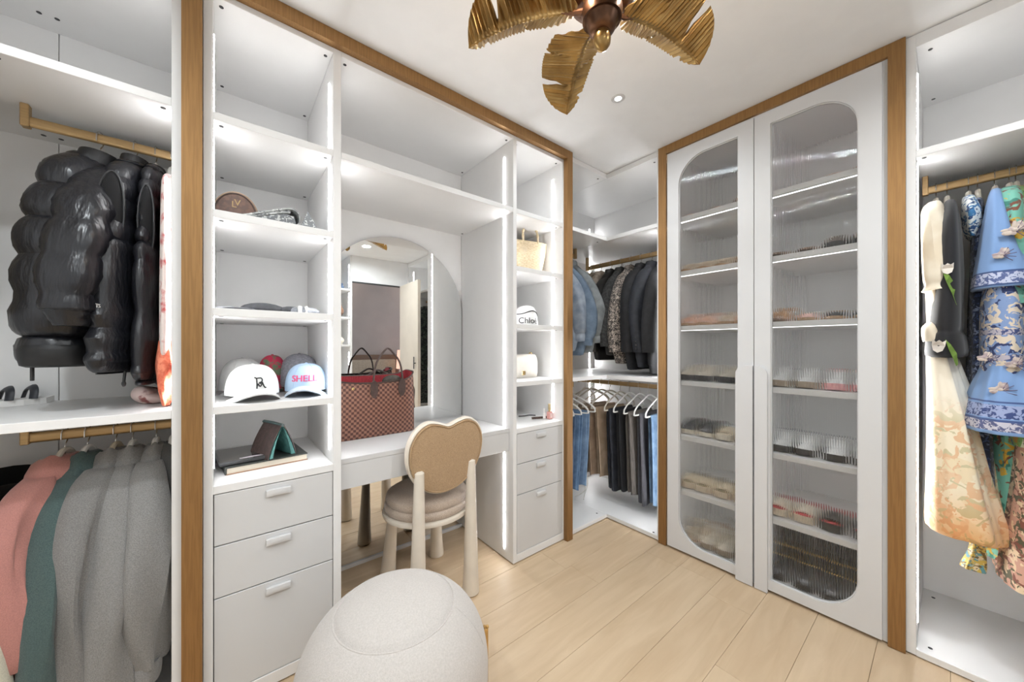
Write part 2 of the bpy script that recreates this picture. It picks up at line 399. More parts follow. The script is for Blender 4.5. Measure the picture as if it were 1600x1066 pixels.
# shoe cabinet with fluted glass doors
sc_ = T('shoe_cabinet', 'tall white shoe cabinet framed in brass between the corner closet and the dresses', 'cabinet', (2.4, .62, 0))
SZ = [1.997, 1.672, 1.345, 1.018, .692, .366]
wb('side_panel', XR+.001, XB-.0085, 1.084, 1.110, .006, H-.003, WHITE, sc_)
wb('side_panel', XR+.001, XB-.0085, .137, .1722, .006, H-.003, WHITE, sc_)
wb('divider', XR+.001, XB-.0085, .6155, .6335, .006, 2.40, WHITE, sc_)
wb('back_panel', XB-.008, XB, .137, 1.110, .006, H-.003, WHITE, sc_)
wb('top_panel', XR+.001, XB-.0085, .1724, 1.0838, 2.400, H-.003, WHITE, sc_)
wb('base_panel', XR+.001, XB-.0085, .1724, 1.0838, .012, .040, WHITE, sc_)
for (y0, y1) in ((.1724, .6153), (.6337, 1.0838)):
    for z in SZ:
        wb('shelf', XR+.012, XB-.0085, y0, y1, z-.027, z, WHITE, sc_)
    for z in SZ+[2.427]:
        wb('light_strip', XR+.030, XR+.039, y0+.035, y1-.035, z-.0280, z-.0269, LEDS, sc_, 0)
FLUTE = mat('fluted_clear_glass', (.98, .985, .98), .015, trans=1., ior=1.36, var=0)
def door(y0, y1, side, label):
    # side = +1: rounded corners on the +y edge; -1 on the -y edge
    z0, z1 = .016, 2.388
    g0, g1 = (.697, 1.010) if side > 0 else (.242, .554)
    gz0, gz1, r = .066, 2.326, .150
    def hole(ins):
        a0, a1, c0, c1, rr_ = g0+ins, g1-ins, gz0+ins, gz1-ins, r-ins
        pts = []
        if side > 0:
            pts += [(a0, c0)]+[(a1-rr_+rr_*sin(t), c0+rr_-rr_*cos(t)) for t in [pi/2*i/16 for i in range(17)]]
            pts += [(a1-rr_+rr_*cos(t), c1-rr_+rr_*sin(t)) for t in [pi/2*i/16 for i in range(17)]]+[(a0, c1)]
        else:
            pts += [(a0+rr_*(1-sin(t)), c0+rr_*(1-cos(t))) for t in [pi/2*i/16 for i in range(17)]][::-1]
            pts = pts[:]+[(a1, c0), (a1, c1)]+[(a0+rr_*(1-sin(t)), c1-rr_*(1-cos(t))) for t in [pi/2*i/16 for i in range(17)]]
        return pts
    M = Matrix(((0, 0, 1, XG+.0005+.0095-.003), (1, 0, 0, 0), (0, 1, 0, 0), (0, 0, 0, 1)))
    fr = flat2d([[(y0, z0), (y1, z0), (y1, z1), (y0, z1)], hole(0)], .019).xf(M)
    dr = obj('door', fr, WHITE2, sc_, local=False)
    # thin rebate bead round the opening
    bead = flat2d([hole(0), hole(.004)], .012).xf(Matrix(((0, 0, 1, XG+.0125), (1, 0, 0, 0), (0, 1, 0, 0), (0, 0, 0, 1))))
    obj('glazing_bead', bead, WHITE2, dr)
    # ribbed pane
    p = .0079; n = round((g1-g0)/p); S = 8; mb = MB(); cols = []
    for i in range(n*S+1):
        y = g0+.001+(g1-g0-.002)*i/(n*S); tt = (i % S)/S
        dep = .00095*(1-abs(2*tt-1)**2.2) if i % S else 0
        e = (g1-y) if side > 0 else (y-g0)
        cut = r-sqrt(max(0, r*r-(r-e)**2)) if e < r else 0
        cols.append((y, dep, gz0+.001+cut, gz1-.001-cut))
    xf_, xb_ = XG+.010, XG+.0145
    v = []
    for y, dep, a, b in cols: v += [(xf_-dep, y, a), (xf_-dep, y, b), (xb_, y, b), (xb_, y, a)]
    f = []
    for i in range(len(cols)-1):
        k = 4*i
        f += [(k, k+1, k+5, k+4), (k+2, k+3, k+7, k+6), (k+1, k+2, k+6, k+5), (k+3, k, k+4, k+7)]
    f += [(3, 2, 1, 0), (4*len(cols)-4, 4*len(cols)-3, 4*len(cols)-2, 4*len(cols)-1)]
    mb.add(v, f, True)
    obj('fluted_pane', mb.mesh('fluted_pane', .5), FLUTE, dr)
    # long flat pull down the meeting stile, outer top corner rounded
    w0, w1 = (.631, .704) if side > 0 else (.564, .6185)
    if side > 0: w0 = .6265
    zt, rr2 = 1.124, .045
    if side > 0: pts = [(w0, .004), (w1, .004)]+[(w1-rr2+rr2*cos(t), zt-rr2+rr2*sin(t)) for t in [pi/2*i/10 for i in range(11)]]+[(w0, zt)]
    else: pts = [(w0, .004), (w1, .004), (w1, zt)]+[(w0+rr2-rr2*sin(t), zt-rr2+rr2*cos(t)) for t in [pi/2*i/10 for i in range(11)]]
    obj('handle', flat2d([pts], .016).xf(Matrix(((0, 0, 1, XG-.0075-.002), (1, 0, 0, 0), (0, 1, 0, 0), (0, 0, 0, 1)))), WHITE2, dr)
    return dr
door(.6260, 1.0775, 1, 'l'); door(.1715, .6225, -1, 'r')
# ================= what the mirrors see behind the camera
struct('wall_back', 1.335, 2.11, -.96, -.92, 2.105, H, PAINT)
struct('wall_rear', 2.02, 2.105, -.96, -.92, 0, 2.105, PAINT)
tag(wb('trim_7', 1.335, 2.02, -.93, -.915, 2.085, 2.105, DARK), kind='structure')
struct('floor_bedroom', .2, 5.2, -4.2, -.97, -.03, -.004, mat('bedroom_floor', (.34, .27, .2), .5))
struct('wall_bedroom', .2, 5.2, -3.85, -3.75, 0, 2.7, mat('mauve_wall_paint', (.40, .355, .34), .8, var=.02, vs=3))
struct('ceiling_bedroom', .2, 5.2, -3.85, -.97, 2.6, 2.65, PAINT)
struct('wall_end', -1.30, -1.25, -1.4, 2.2, 0, H, PAINT)
struct('wall_opposite', -1.25, .86, -1.42, -1.37, 0, H, PAINT)
struct('ceiling_recess', -1.25, 1.335, -1.42, -1.0, H, H+.05, PAINT)
wd = T('wardrobe', 'tall white wardrobe with four plain doors behind the camera', 'wardrobe', (-.2, -1.15, 0))
wb('carcass', -1.245, .855, -1.365, -.945, .004, H-.003, WHITE, wd)
for k in range(4):
    q = wb('door', -1.243+k*.5245, -1.243+k*.5245+.5215, -.944, -.924, .05, H-.02, WHITE2, wd, .0015)
    obj('handle', MB().box(0, .012, 0, .022, -.12, .12, .002), GOLD, q, loc=(-1.243+k*.5245+(.485 if k % 2 == 0 else .025), -.9235, 1.05))
dl = T('door_leaf', 'cream room door standing open, seen only in the arched mirror', 'door', (2.03, -.915, 0))
cream = mat('cream_door_lacquer', (.70, .63, .54), .45, var=.02, vs=4)
obj('door_panel', MB().box(-.04, 0, 0, .70, .005, 2.10, .002), cream, dl)
obj('lever_handle', MB().box(-.07, -.062, .62, .64, .93, 1.09, .002).box(-.066, -.04, .624, .636, 1.0, 1.012), DARK, dl)
dl.rotation_euler = (0, 0, R(3))
rt = T('shelf_tower', 'white lit shelf tower beside the doorway, seen only in the arched mirror', 'shelving unit', (1.1, -1.1, 0))
for (a, b) in ((.86, .885), (1.31, 1.335)): wb('side_panel', a, b, -1.35, -.92, .003, H-.003, WHITE, rt)
wb('back_panel', .885, 1.31, -1.35, -1.34, .003, H-.003, WHITE, rt)
for z in (.35, .80, 1.25, 1.62, 2.0): wb('shelf', .885, 1.31, -1.34, -.92, z-.026, z, WHITE, rt)
for z in (.4, .85, 1.28, 1.65, 2.03): wb('light_strip', 1.307, 1.31, -.985, -.975, z, z+.30, LED, rt, 0)
def simple(name, label, cat_, mb, m, group=None):
    return tag(obj(name, mb, m), label, cat_, group)
simple('folded_jeans', 'stack of folded blue jeans on the shelf seen in the mirror', 'jeans', MB().box(.95, 1.25, -1.25, -.97, 2.001, 2.04, .015).box(.96, 1.24, -1.24, -.98, 2.041, 2.075, .015), mat('mirror_denim', (.10, .15, .24), .9))
simple('brown_handbag', 'small brown bag on the lit shelf seen in the mirror', 'handbag', MB().ell((1.16, -1.08, 1.71), (.11, .06, .088)).tube([(1.08, -1.08, 1.76), (1.10, -1.08, 1.84), (1.16, -1.08, 1.87), (1.22, -1.08, 1.84), (1.24, -1.08, 1.76)], .008), mat('brown_suede', (.16, .085, .05), .7))
simple('cream_clutch', 'cream rounded clutch on the lowest lit shelf seen in the mirror', 'handbag', MB().ell((1.17, -1.06, 1.31), (.10, .05, .058)).box(1.10, 1.24, -1.10, -1.02, 1.253, 1.262, .002), mat('cream_leather_b', (.72, .66, .55), .5))
hb = T('bed_headboard', 'brown wooden bed headboard in the bedroom, seen only in the mirror', 'headboard', (2.3, -3.7, 0))
obj('panel', MB().box(-1.0, .75, -.03, .03, .0, 1.05, .01), mat('walnut_headboard', (.16, .09, .055), .45, stretch=(1, 4, 4)), hb)
obj('cushion', MB().box(-.9, .65, .035, .12, .45, .95, .04), mat('oatmeal_headboard', (.45, .38, .30), .9), hb)
ns = T('nightstand', 'dark wooden nightstand under the lamp, seen only in the mirror', 'nightstand', (3.05, -3.3, 0))
obj('cabinet', MB().box(-.25, .25, -.2, .2, .08, .55, .006), mat('walnut_night', (.16, .09, .055), .45), ns)
for sx in (-.2, .2):
    for sy in (-.16, .16): obj('leg', MB().box(sx-.02, sx+.02, sy-.02, sy+.02, -.003, .08), mat('walnut_night', (.16, .09, .055)), ns)
lp = T('table_lamp', 'table lamp with a glowing peach drum shade, seen only in the mirror', 'lamp', (3.05, -3.3, .552))
obj('base', MB().box(-.09, .09, -.09, .09, 0, .20, .006), mat('lamp_wood', (.20, .10, .055), .4), lp)
obj('lamp_shade', MB().lathe([(.19, .20), (.165, .60), (.16, .60), (.185, .20)], 28), emit('glowing_peach_shade', (.95, .62, .48), .75), lp)
for x in (1.72, 3.45):
    l = bpy.data.lights.new('wall_uplight', 'SPOT'); l.energy = 70; l.spot_size = R(60); l.spot_blend = .8; l.color = (1, .8, .66); l.shadow_soft_size = .02
    o = bpy.data.objects.new('wall_uplight', l); COL.objects.link(o); o.location = (x, -3.66, 1.08); o.rotation_euler = (R(172), 0, 0)

# ================= ceiling downlights: one real, the others added out of view for light
dlm = emit('downlight_lens', (1, .97, .92), 6.0)
names = ['recessed ceiling downlight between the fan and the corner closet', 'recessed ceiling downlight above the camera side of the vanity', 'recessed ceiling downlight near the doorway', 'recessed ceiling downlight over the left closet aisle', 'recessed ceiling downlight at the far left rear', 'recessed ceiling downlight behind the camera']
for (x, y), nm in zip(DOWNLIGHTS, names):
    d = T('downlight', nm, 'ceiling light', (x, y, H), group='recessed downlights')
    obj('trim_ring', MB().lathe([(.034, 0), (.030, -.003), (.018, -.002), (.0165, 0)], 24), WHITE2, d)
    obj('lens', MB().lathe([(.0165, -.0005), (.001, -.001)], 20), dlm, d)

# ================= palm leaf ceiling fan
BR = mat('antique_gold_leaf_metal', (.42, .27, .10), .30, metal=.9, c2=(.15, .085, .03), vs=9, v2=(.3, .62), detail=5, bump=.08, bs=60)
BR2 = mat('dark_bronze', (.15, .07, .035), .32, metal=.85, c2=(.07, .033, .018), vs=14)
fan = T('ceiling_fan', 'gold palm-leaf ceiling fan with five ribbed blades', 'ceiling fan', (.875, .652, H))
ZB = 2.235-H
def blade_mesh():
    N, M_ = 110, 26; Lb = .345; r0 = .075
    def width(s, side):
        w = .122*min(1, (s*5+.2))*sin(pi*min(1, s*.62+.22))**.7*sqrt(max(0, 1-max(0, (s-.78)/.22)**2.6))
        w *= 1.0 if side > 0 else .60
        for c, d_, k in (((.70, .035, .8), (.36, .022, .22)) if side > 0 else ((.86, .028, .45), (.48, .02, .25))):
            u = (s-c)/d_
            if -1 < u < 1: w *= 1-k*(1-abs(u))**.7
        return max(w, .0015)
    v = []; f = []
    for i in range(N+1):
        s = i/N
        for j in range(-M_, M_+1):
            t = j/M_; side = 1 if t > 0 else -1
            q = abs(t)
            # veins sweep towards the tip, so the outline is sampled further along
            s2 = min(1, s+.16*q*(1-s)*min(1, s*5))
            y = side*q*width(s2, side)
            x = r0+Lb*(s2-.012*q*q)
            rib = sin(2*pi*s*26)*.0034*min(1, q*5)*(1 if s < .97 else 0)
            z = .42*abs(y)*(1.15 if side < 0 else .85)+.022*sin(pi*s)-.022*s*s+rib+(.004*(1-q*14) if q < .07 else 0)
            v.append((x, y, z))
    m2 = 2*M_+1
    for i in range(N):
        for j in range(2*M_): f.append((i*m2+j, (i+1)*m2+j, (i+1)*m2+j+1, i*m2+j+1))
    n = len(v)
    v2 = [(a, b, c+.003) for a, b, c in v]
    f2 = [tuple(n+i for i in q[::-1]) for q in f]
    edge = []
    per = [j for j in range(m2)]+[(i+1)*m2-1 for i in range(1, N+1)]+[N*m2+j for j in range(m2-2, -1, -1)]+[i*m2 for i in range(N-1, 0, -1)]
    for a, b in zip(per, per[1:]+per[:1]): edge.append((a, b, n+b, n+a))
    mb = MB(); mb.add(v+v2, f+f2+edge, True)
    return mb.mesh('blade', .9)
BL = blade_mesh()
stem = MB().tube([(.03, 0, -.005), (.06, 0, .0), (.085, 0, .004), (.12, 0, .016)], [.012, .010, .008, .004]).mesh('blade_arm')
for k, a in enumerate((129, 57, -15, -87, 201)):
    b = obj('blade', BL, BR, fan, loc=(0, 0, ZB), rot=(R((0, -12, 0, -6, -6)[k]), R((4, 4, 2, 3, 3)[k]), R(a)))
    if k in (2, 3): b.scale = (1, -1, 1)
    obj('blade_arm', stem, BR2, b)
obj('canopy', MB().lathe([(.075, -.001), (.072, -.02), (.045, -.045), (.02, -.055)], 28), BR2, fan)
obj('down_rod', MB().lathe([(.012, -.04), (.012, -.12)], 14), BR2, fan)
obj('motor_housing', MB().lathe([(.018, -.075), (.06, -.085), (.10, -.11), (.115, -.15), (.10, -.185), (.07, -.20), (.03, -.205)], 32), BR2, fan)
pet = MB()
for i in range(9):
    u = i/8; w = .034*sin(pi*min(1, u*.92+.08))
    pass
pl = MB(); rings = []
for i in range(10):
    u = i/9; w = .032*max(.06, sin(pi*(u*.9+.08))); rad = .05+.072*sin(pi*.5*u); z = -.205+.10*u
    rings.append([(rad+.004-.012*abs(q)**2, w*q, z) for q in (-1, -.5, 0, .5, 1)]+[(rad-.001-.012*abs(q)**2, w*q, z) for q in (1, .5, 0, -.5, -1)])
pl.loft(rings)
plm = pl.mesh('leaf_ornament')
for k in range(10): obj('leaf_ornament', plm, BR, fan, rot=(0, 0, R(36*k)))
obj('hub_bowl', MB().lathe([(.03, -.20), (.056, -.212), (.060, -.235), (.057, -.258), (.050, -.258), (.045, -.270), (.040, -.283), (.034, -.292), (.018, -.296)], 32), BR2, fan)
obj('finial', MB().lathe([(.016, -.285), (.023, -.298), (.026, -.315), (.0245, -.330), (.016, -.342), (.006, -.349), (.001, -.351)], 24), BR, fan)

# ================= chair
FAB = mat('tan_boucle_upholstery', (.50, .345, .20), .85, c2=(.34, .22, .12), vs=260, v2=(.3, .7), bump=.5, bs=500, sheen=.3)
FABL = mat('champagne_sparkle_upholstery', (.56, .46, .37), .6, c2=(.30, .22, .17), vs=420, v2=(.3, .62), bump=.5, bs=700, sheen=.4)
CPAINT = mat('cream_painted_wood', (.74, .67, .575), .4, var=.02, vs=10)
ch = T('vanity_chair', 'vanity chair with tan heart-shaped back, round padded seat and cream conical legs', 'chair', (.815, 1.70, 0))
def leg(x, y, z1, lean=(0, 0)):
    prof = [(.036, .0015), (.041, .006), (.041, .014)]+[(.041-.019*t**.8, .014+(z1-.014)*t) for t in [i/10 for i in range(1, 11)]]+[(.012, z1+.008)]
    rings = []
    for r, z in prof:
        k = z/z1
        rings.append([(x+lean[0]*k+r*cos(a), y+lean[1]*k+r*sin(a), z) for a in [2*pi*j/20 for j in range(20)]])
    obj('leg', MB().loft(rings), CPAINT, ch)
leg(.135, -.205, .66, (-.005, -.008)); leg(-.150, -.215, .66, (.005, -.008)); leg(.150, .19, .39, (-.02, -.03)); leg(-.140, .18, .39, (.02, -.03))
obj('seat_ring', MB().lathe([(.10, .378), (.205, .380), (.217, .386), (.220, .396), (.217, .404), (.20, .408)], 48), CPAINT, ch)
seat = MB().lathe([(.10, .407), (.200, .407), (.209, .416), (.211, .432), (.205, .444), (.197, .447), (.200, .452), (.204, .466), (.199, .484), (.175, .498), (.12, .505), (.05, .508), (.004, .508)], 48)
obj('seat_cushion', seat, FABL, ch)
hp = [(0, .142), (.05, .158), (.105, .166), (.158, .135), (.190, .075), (.193, .0), (.172, -.07), (.130, -.128), (.07, -.168), (0, -.182)]
ho = cat([p for p in hp]+[(-x, z) for x, z in hp[-2:0:-1]], 6, True)
def heart(scale, ys):
    return [[(x*k, y, z*k) for x, z in ho] for k, y in ys]
BT = Matrix.Translation((-.005, -.207, .715)) @ Matrix.Rotation(R(7), 4, 'X')
back = MB().loft(heart(1, [(.60, -.024), (.86, -.024), (.935, -.021), (.955, -.015), (.965, 0), (.955, .02), (.90, .036), (.6, .046)]), cap0=True)
obj('back_cushion', back.xf(BT), FAB, ch)
fr = MB().loft(heart(1, [(.93, -.010), (.985, -.016), (1.012, -.012), (1.022, 0), (1.012, .014), (.98, .018), (.93, .012)]), False, False)
obj('back_frame', fr.xf(BT), CPAINT, ch)
pip = MB().tube([(x*.945, -.0215, z*.945) for x, z in ho]+[(ho[0][0]*.945, -.0215, ho[0][1]*.945)], .0042, 6)
obj('piping', pip.xf(BT), mat('tan_piping', (.42, .28, .155), .8, bump=.3, bs=500), ch)

# ================= pouf
POUF = mat('ivory_boucle', (.56, .52, .49), .92, c2=(.48, .445, .415), vs=240, v2=(.3, .7), bump=.55, bs=420, sheen=.25)
pf = T('pouf', 'round ivory boucle pouf in front of the drawers', 'pouf', (.399, 1.038, 0))
prof = []
rP, rz, e = .2726, .2440, 2.284
for i in range(41):
    t = -pi/2+pi*i/40
    c_, s_ = max(cos(t), 1e-4), sin(t)
    prof.append((rP*c_**(2/e), .2479+rz*(abs(s_)**(2/e))*(1 if s_ > 0 else -1)))
prof = [(max(r, .001), max(z, .004)) for r, z in prof if z > .0035]
# top panel seam: a shallow groove at r = .165
full = []
for (r, z) in cat(prof, 4):
    d = .004*math.exp(-((r-.166)/.0045)**2) if z > .3 else 0
    d2 = .003*math.exp(-((z-.245)/.006)**2) if r > .2 else 0
    full.append((max(r-d2, .001), z-d+(.003*max(0, 1-(r/.166)**4) if (z > .3 and r < .166) else 0)))
obj('cover', MB().lathe(full, 96), POUF, pf)
seam = [(.166*cos(2*pi*i/96), .166*sin(2*pi*i/96), 0) for i in range(97)]
zt = min(full, key=lambda p: abs(p[0]-.172) + (1 if p[1] < .3 else 0))[1]
obj('welt_seam', MB().tube([(x*1.025, y*1.025, zt-.0005) for x, y, _ in seam], .0028, 6), POUF, pf)
zp = [p for p in full if p[1] > .3]
vs_ = [(r*cos(-.72), r*sin(-.72), z) for r, z in zp if .17 < r < .26]
obj('side_seam', MB().tube(vs_[::2], .0016, 5), POUF, pf)
bx, by = .214, -.172
brass = mat('pouf_brass', (.62, .40, .16), .3, metal=.9)
pa = MB().box(-.008, .008, -.004, .004, .10, .30, .002).ell((-.004, 0, .306), (.006, .006, .006), 8, 6).ell((.005, 0, .304), (.006, .006, .006), 8, 6)
obj('brass_pull', pa, brass, pf, loc=(.2775*cos(-.31), .2775*sin(-.31), .0), rot=(0, 0, R(-20)))

# ================= tote on the desk
CHK = bpy.data.materials.new('brown_check_canvas'); CHK.use_nodes = True; nt = CHK.node_tree; b = nt.nodes['Principled BSDF']
b.inputs['Roughness'].default_value = .42
tc = nd(nt, 'ShaderNodeTexCoord'); sx = nd(nt, 'ShaderNodeSeparateXYZ'); nt.links.new(tc.outputs['UV'], sx.inputs[0])
cb = nd(nt, 'ShaderNodeTexChecker'); cb.inputs['Scale'].default_value = 1.0; cb.inputs[1].default_value = col('4a2a22'); cb.inputs[2].default_value = col('86604f')
nt.links.new(tc.outputs['UV'], cb.inputs['Vector'])
n = nd(nt, 'ShaderNodeTexNoise'); n.inputs['Scale'].default_value = 6; nt.links.new(tc.outputs['UV'], n.inputs['Vector'])
mx = nd(nt, 'ShaderNodeMix', data_type='RGBA', blend_type='OVERLAY'); mx.inputs[0].default_value = .35
nt.links.new(cb.outputs[0], mx.inputs[6]); nt.links.new(n.outputs[0], mx.inputs[7]); nt.links.new(mx.outputs[2], b.inputs['Base Color'])
DKL = mat('dark_brown_leather', (.06, .036, .03), .4, var=.1)
REDI = mat('red_striped_lining', (.42, .035, .045), .8, c2=(.28, .025, .035), vs=60, stretch=(8, 8, .2))
tt = T('tote_bag', 'brown checkered canvas tote with red lining and thin dark handles, on the desk', 'handbag', (.60, 1.915, .7597))
def tote_rings(off, zs):
    out = []
    for z in zs:
        k = z/.315
        hx = .222-.012*k-off; hy = .068+.004*k-off+.012*sin(pi*min(1, k))
        ring = []
        for j in range(64):
            a = 2*pi*j/64; c_, s_ = cos(a), sin(a)
            x = hx*(1 if c_ > 0 else -1)*abs(c_)**.34; y = hy*(1 if s_ > 0 else -1)*abs(s_)**.34
            sag = (-(.040 if y < 0 else .010)*(1-(x/hx)**2)**.5 if abs(x) < hx else 0)*k*k
            end = .016*k*max(0, abs(x)/hx-.8)/.2
            ring.append((x*(1-.05*k*(abs(y)/hy < .5)), y+.008*sin(9*x+3*k)*k, z+sag*(z > .1)+end))
        out.append(ring)
    return out
zs = [0, .004, .012, .03, .07, .11, .15, .19, .23, .26, .285, .305, .315]
outer = tote_rings(0, zs)
outer[0] = [(x*.97, y*.95, z) for x, y, z in outer[0]]
mb = MB().loft(outer, True, False)
me = mb.mesh('body', 1.2)
uv = me.uv_layers.new(name='UVMap')
per = []; s_ = 0
for j in range(65):
    p, q = Vector(outer[4][(j-1) % 64]), Vector(outer[4][j % 64])
    if j: s_ += (q-p).length
    per.append(s_)
for poly in me.polygons:
    for li in poly.loop_indices:
        vi = me.loops[li].vertex_index; i, j = divmod(vi, 64)
        if j == 0 and any(me.loops[k].vertex_index % 64 == 63 for k in poly.loop_indices): j = 64
        uv.data[li].uv = (per[j]/.0128, me.vertices[vi].co.z/.0128)
obj('body', me, CHK, tt)
inn = tote_rings(.004, zs[1:])
obj('lining', MB().loft([r[::-1] for r in inn], True, False), REDI, tt)
obj('rim_trim', MB().tube(outer[-1]+[outer[-1][0]], .0042, 6), DKL, tt)
def hnd(y, xs, f=1.):
    pts = cat([(xs[0], y, .235), (xs[0]-.002, y, .30), (xs[0]+.012, y*.96, .375), (xs[0]+.045, y*.93, .428), ((xs[0]+xs[1])/2, y*.92, .452), (xs[1]-.045, y*.93, .43), (xs[1]-.010, y*.96, .378), (xs[1]+.003, y, .30), (xs[1], y, .235)], 6)
    pts = [(x, y_, .235+(z-.235)*f) for x, y_, z in pts]
    h_ = obj('handle', MB().tube(pts, .0052, 8), DKL, tt)
    for x in xs:
        s_ = 1 if y > 0 else -1
        tab_ = flat2d([[(.020*cos(t)*(1 if sin(t) > 0 else .95), .045*sin(t)) for t in [2*pi*i/24 for i in range(24)]]], .004).xf(Matrix.Translation((x, y+s_*.004, .245)) @ Matrix.Rotation(pi/2, 4, 'X'))
        obj('handle_tab', tab_, DKL, h_)
hnd(-.083, (-.012, .132)); hnd(.083, (-.012, .132), .45)
obj('clasp', MB().lathe([(.001, -.003), (.007, -.002), (.007, .002), (.001, .004)], 12).xf(Matrix.Translation((-.112, -.082, .255)) @ Matrix.Rotation(pi/2, 4, 'X')), mat('clasp_gold', (.7, .52, .25), .25, metal=1), tt)
obj('side_strap', MB().tube(cat([(.213, -.03, .25), (.225, -.03, .22), (.222, -.03, .16), (.226, -.028, .12)], 4), .004, 6), DKL, tt)
obj('end_loop', MB().box(.205, .222, -.012, .012, .315, .327, .003), DKL, tt)
simple('dark_pouch', 'dark leather pouch peeking out of the tote', 'pouch', MB().ell((.705, 1.90, 1.035), (.055, .016, .034), 20, 10).xf(Matrix.Identity(4)), mat('dark_pouch_leather', (.075, .06, .045), .5, var=.2, vs=60))

for k in range(3):
    l = bpy.data.lights.new('fan_bulb', 'POINT'); l.energy = 3.2; l.color = (1, .84, .68); l.shadow_soft_size = .012
    o = bpy.data.objects.new('fan_bulb', l); COL.objects.link(o); o.location = (.875+.10*cos(k*2.1+.9), .652+.10*sin(k*2.1+.9), 2.262)
# ================= hangers and garments
# local frame of a hanging thing: x towards the room, y along the rod, z up; origin = top of the rod
HV = mat('ivory_velvet_hanger', (.66, .61, .53), .8, var=.03)
HW = mat('white_plastic_hanger', (.80, .79, .77), .4, var=.01)
HB = mat('beige_wood_hanger', (.58, .50, .38), .5, var=.06, vs=20)
HK = mat('black_velvet_hanger', (.02, .02, .022), .8)
_hk = cat([(.016, 0, -.030), (.0155, 0, -.010), (.009, 0, .002), (0, 0, .0045), (-.010, 0, .001), (-.0155, 0, -.014), (-.011, 0, -.034), (-.001, 0, -.050), (0, 0, -.062), (0, 0, -.085)], 4)
HOOK = MB().tube(_hk, .0017, 6).mesh('hook')
def hbody(full):
    pts = [(0, 0, -.082), (.03, 0, -.086), (.09, 0, -.112), (.16, 0, -.145), (.20, 0, -.178)] if full else [(0, 0, -.066), (.014, 0, -.070), (.036, 0, -.092), (.060, 0, -.125), (.078, 0, -.165)]
    a = cat(pts, 4); l = [(-x, y, z) for x, y, z in a[::-1]]
    mb = MB().tube(l[:-1]+a, [.0062 if full else .0095]*(2*len(a)-1), 8, flat=.8)
    if full:
        bar = cat([(.20, 0, -.178), (.203, 0, -.196), (.185, 0, -.206), (0, 0, -.206), (-.185, 0, -.206), (-.203, 0, -.196), (-.20, 0, -.178)], 4)
        mb.tube(bar, .0052, 8)
    return mb.mesh('shoulder_bar')
HBODY, HFULL = hbody(False), hbody(True)
def hanger(x, y, z, rz, label, m, full=False, group='clothes hangers'):
    h = T('clothes_hanger', label, 'hanger', (x, y, z), rz, group)
    obj('hook', HOOK, CHROME, h); obj('shoulder_bar', HFULL if full else HBODY, m, h)
    return h
def rings(prof, nz=26, na=48, folds=(), e=2.3, seed=0, puff=None, hem=0.):
    """cross-sections of a hanging garment. prof rows: (z, u centre, half u, v centre, half v)"""
    rnd = random.Random(seed); nz = nz*3 if puff else nz; P = cat(prof, max(2, nz//max(1, len(prof)-1)))
    z0, z1 = P[0][0], P[-1][0]; out = []
    ph = [rnd.uniform(0, 6.28) for _ in range(8)]
    for r in P:
        z, uc, hu, vc, hv = r; t = (z-z0)/(z1-z0)
        b = 1.
        if puff:
            q = abs(sin(pi*(z-puff[1])/puff[0])); b = .80+.26*q**.38
        ring = []
        for j in range(na):
            a = 2*pi*j/na; c_, s_ = cos(a), sin(a)
            u = (1 if c_ > 0 else -1)*abs(c_)**(2/e); v = (1 if s_ > 0 else -1)*abs(s_)**(2/e)
            d = 0; du = 0
            for i, (k, amp, drift) in enumerate(folds):
                w = amp*(min(1, t*2.2+.12))
                d += w*sin(k*u*pi/2+ph[i]+drift*t*3)*(.65+.35*s_)
                du += w*.55*sin(k*a+ph[i+2]+drift*t*4)
            wr = puff[2]*sin(23*a+7*sin(z*40)+ph[3])*sin(z*61+3*a) if puff else 0
            hz = hem*sin(k_*a+ph[5]) if (k_ := 3) and t > .93 else 0
            ring.append((uc+u*(hu*(1+.6*(b-1))+du), vc+v*(hv*b)+d+wr*s_, z+hz))
        out.append(ring)
    return out
def shell(prof, **k): return MB().loft(rings(prof, **k))
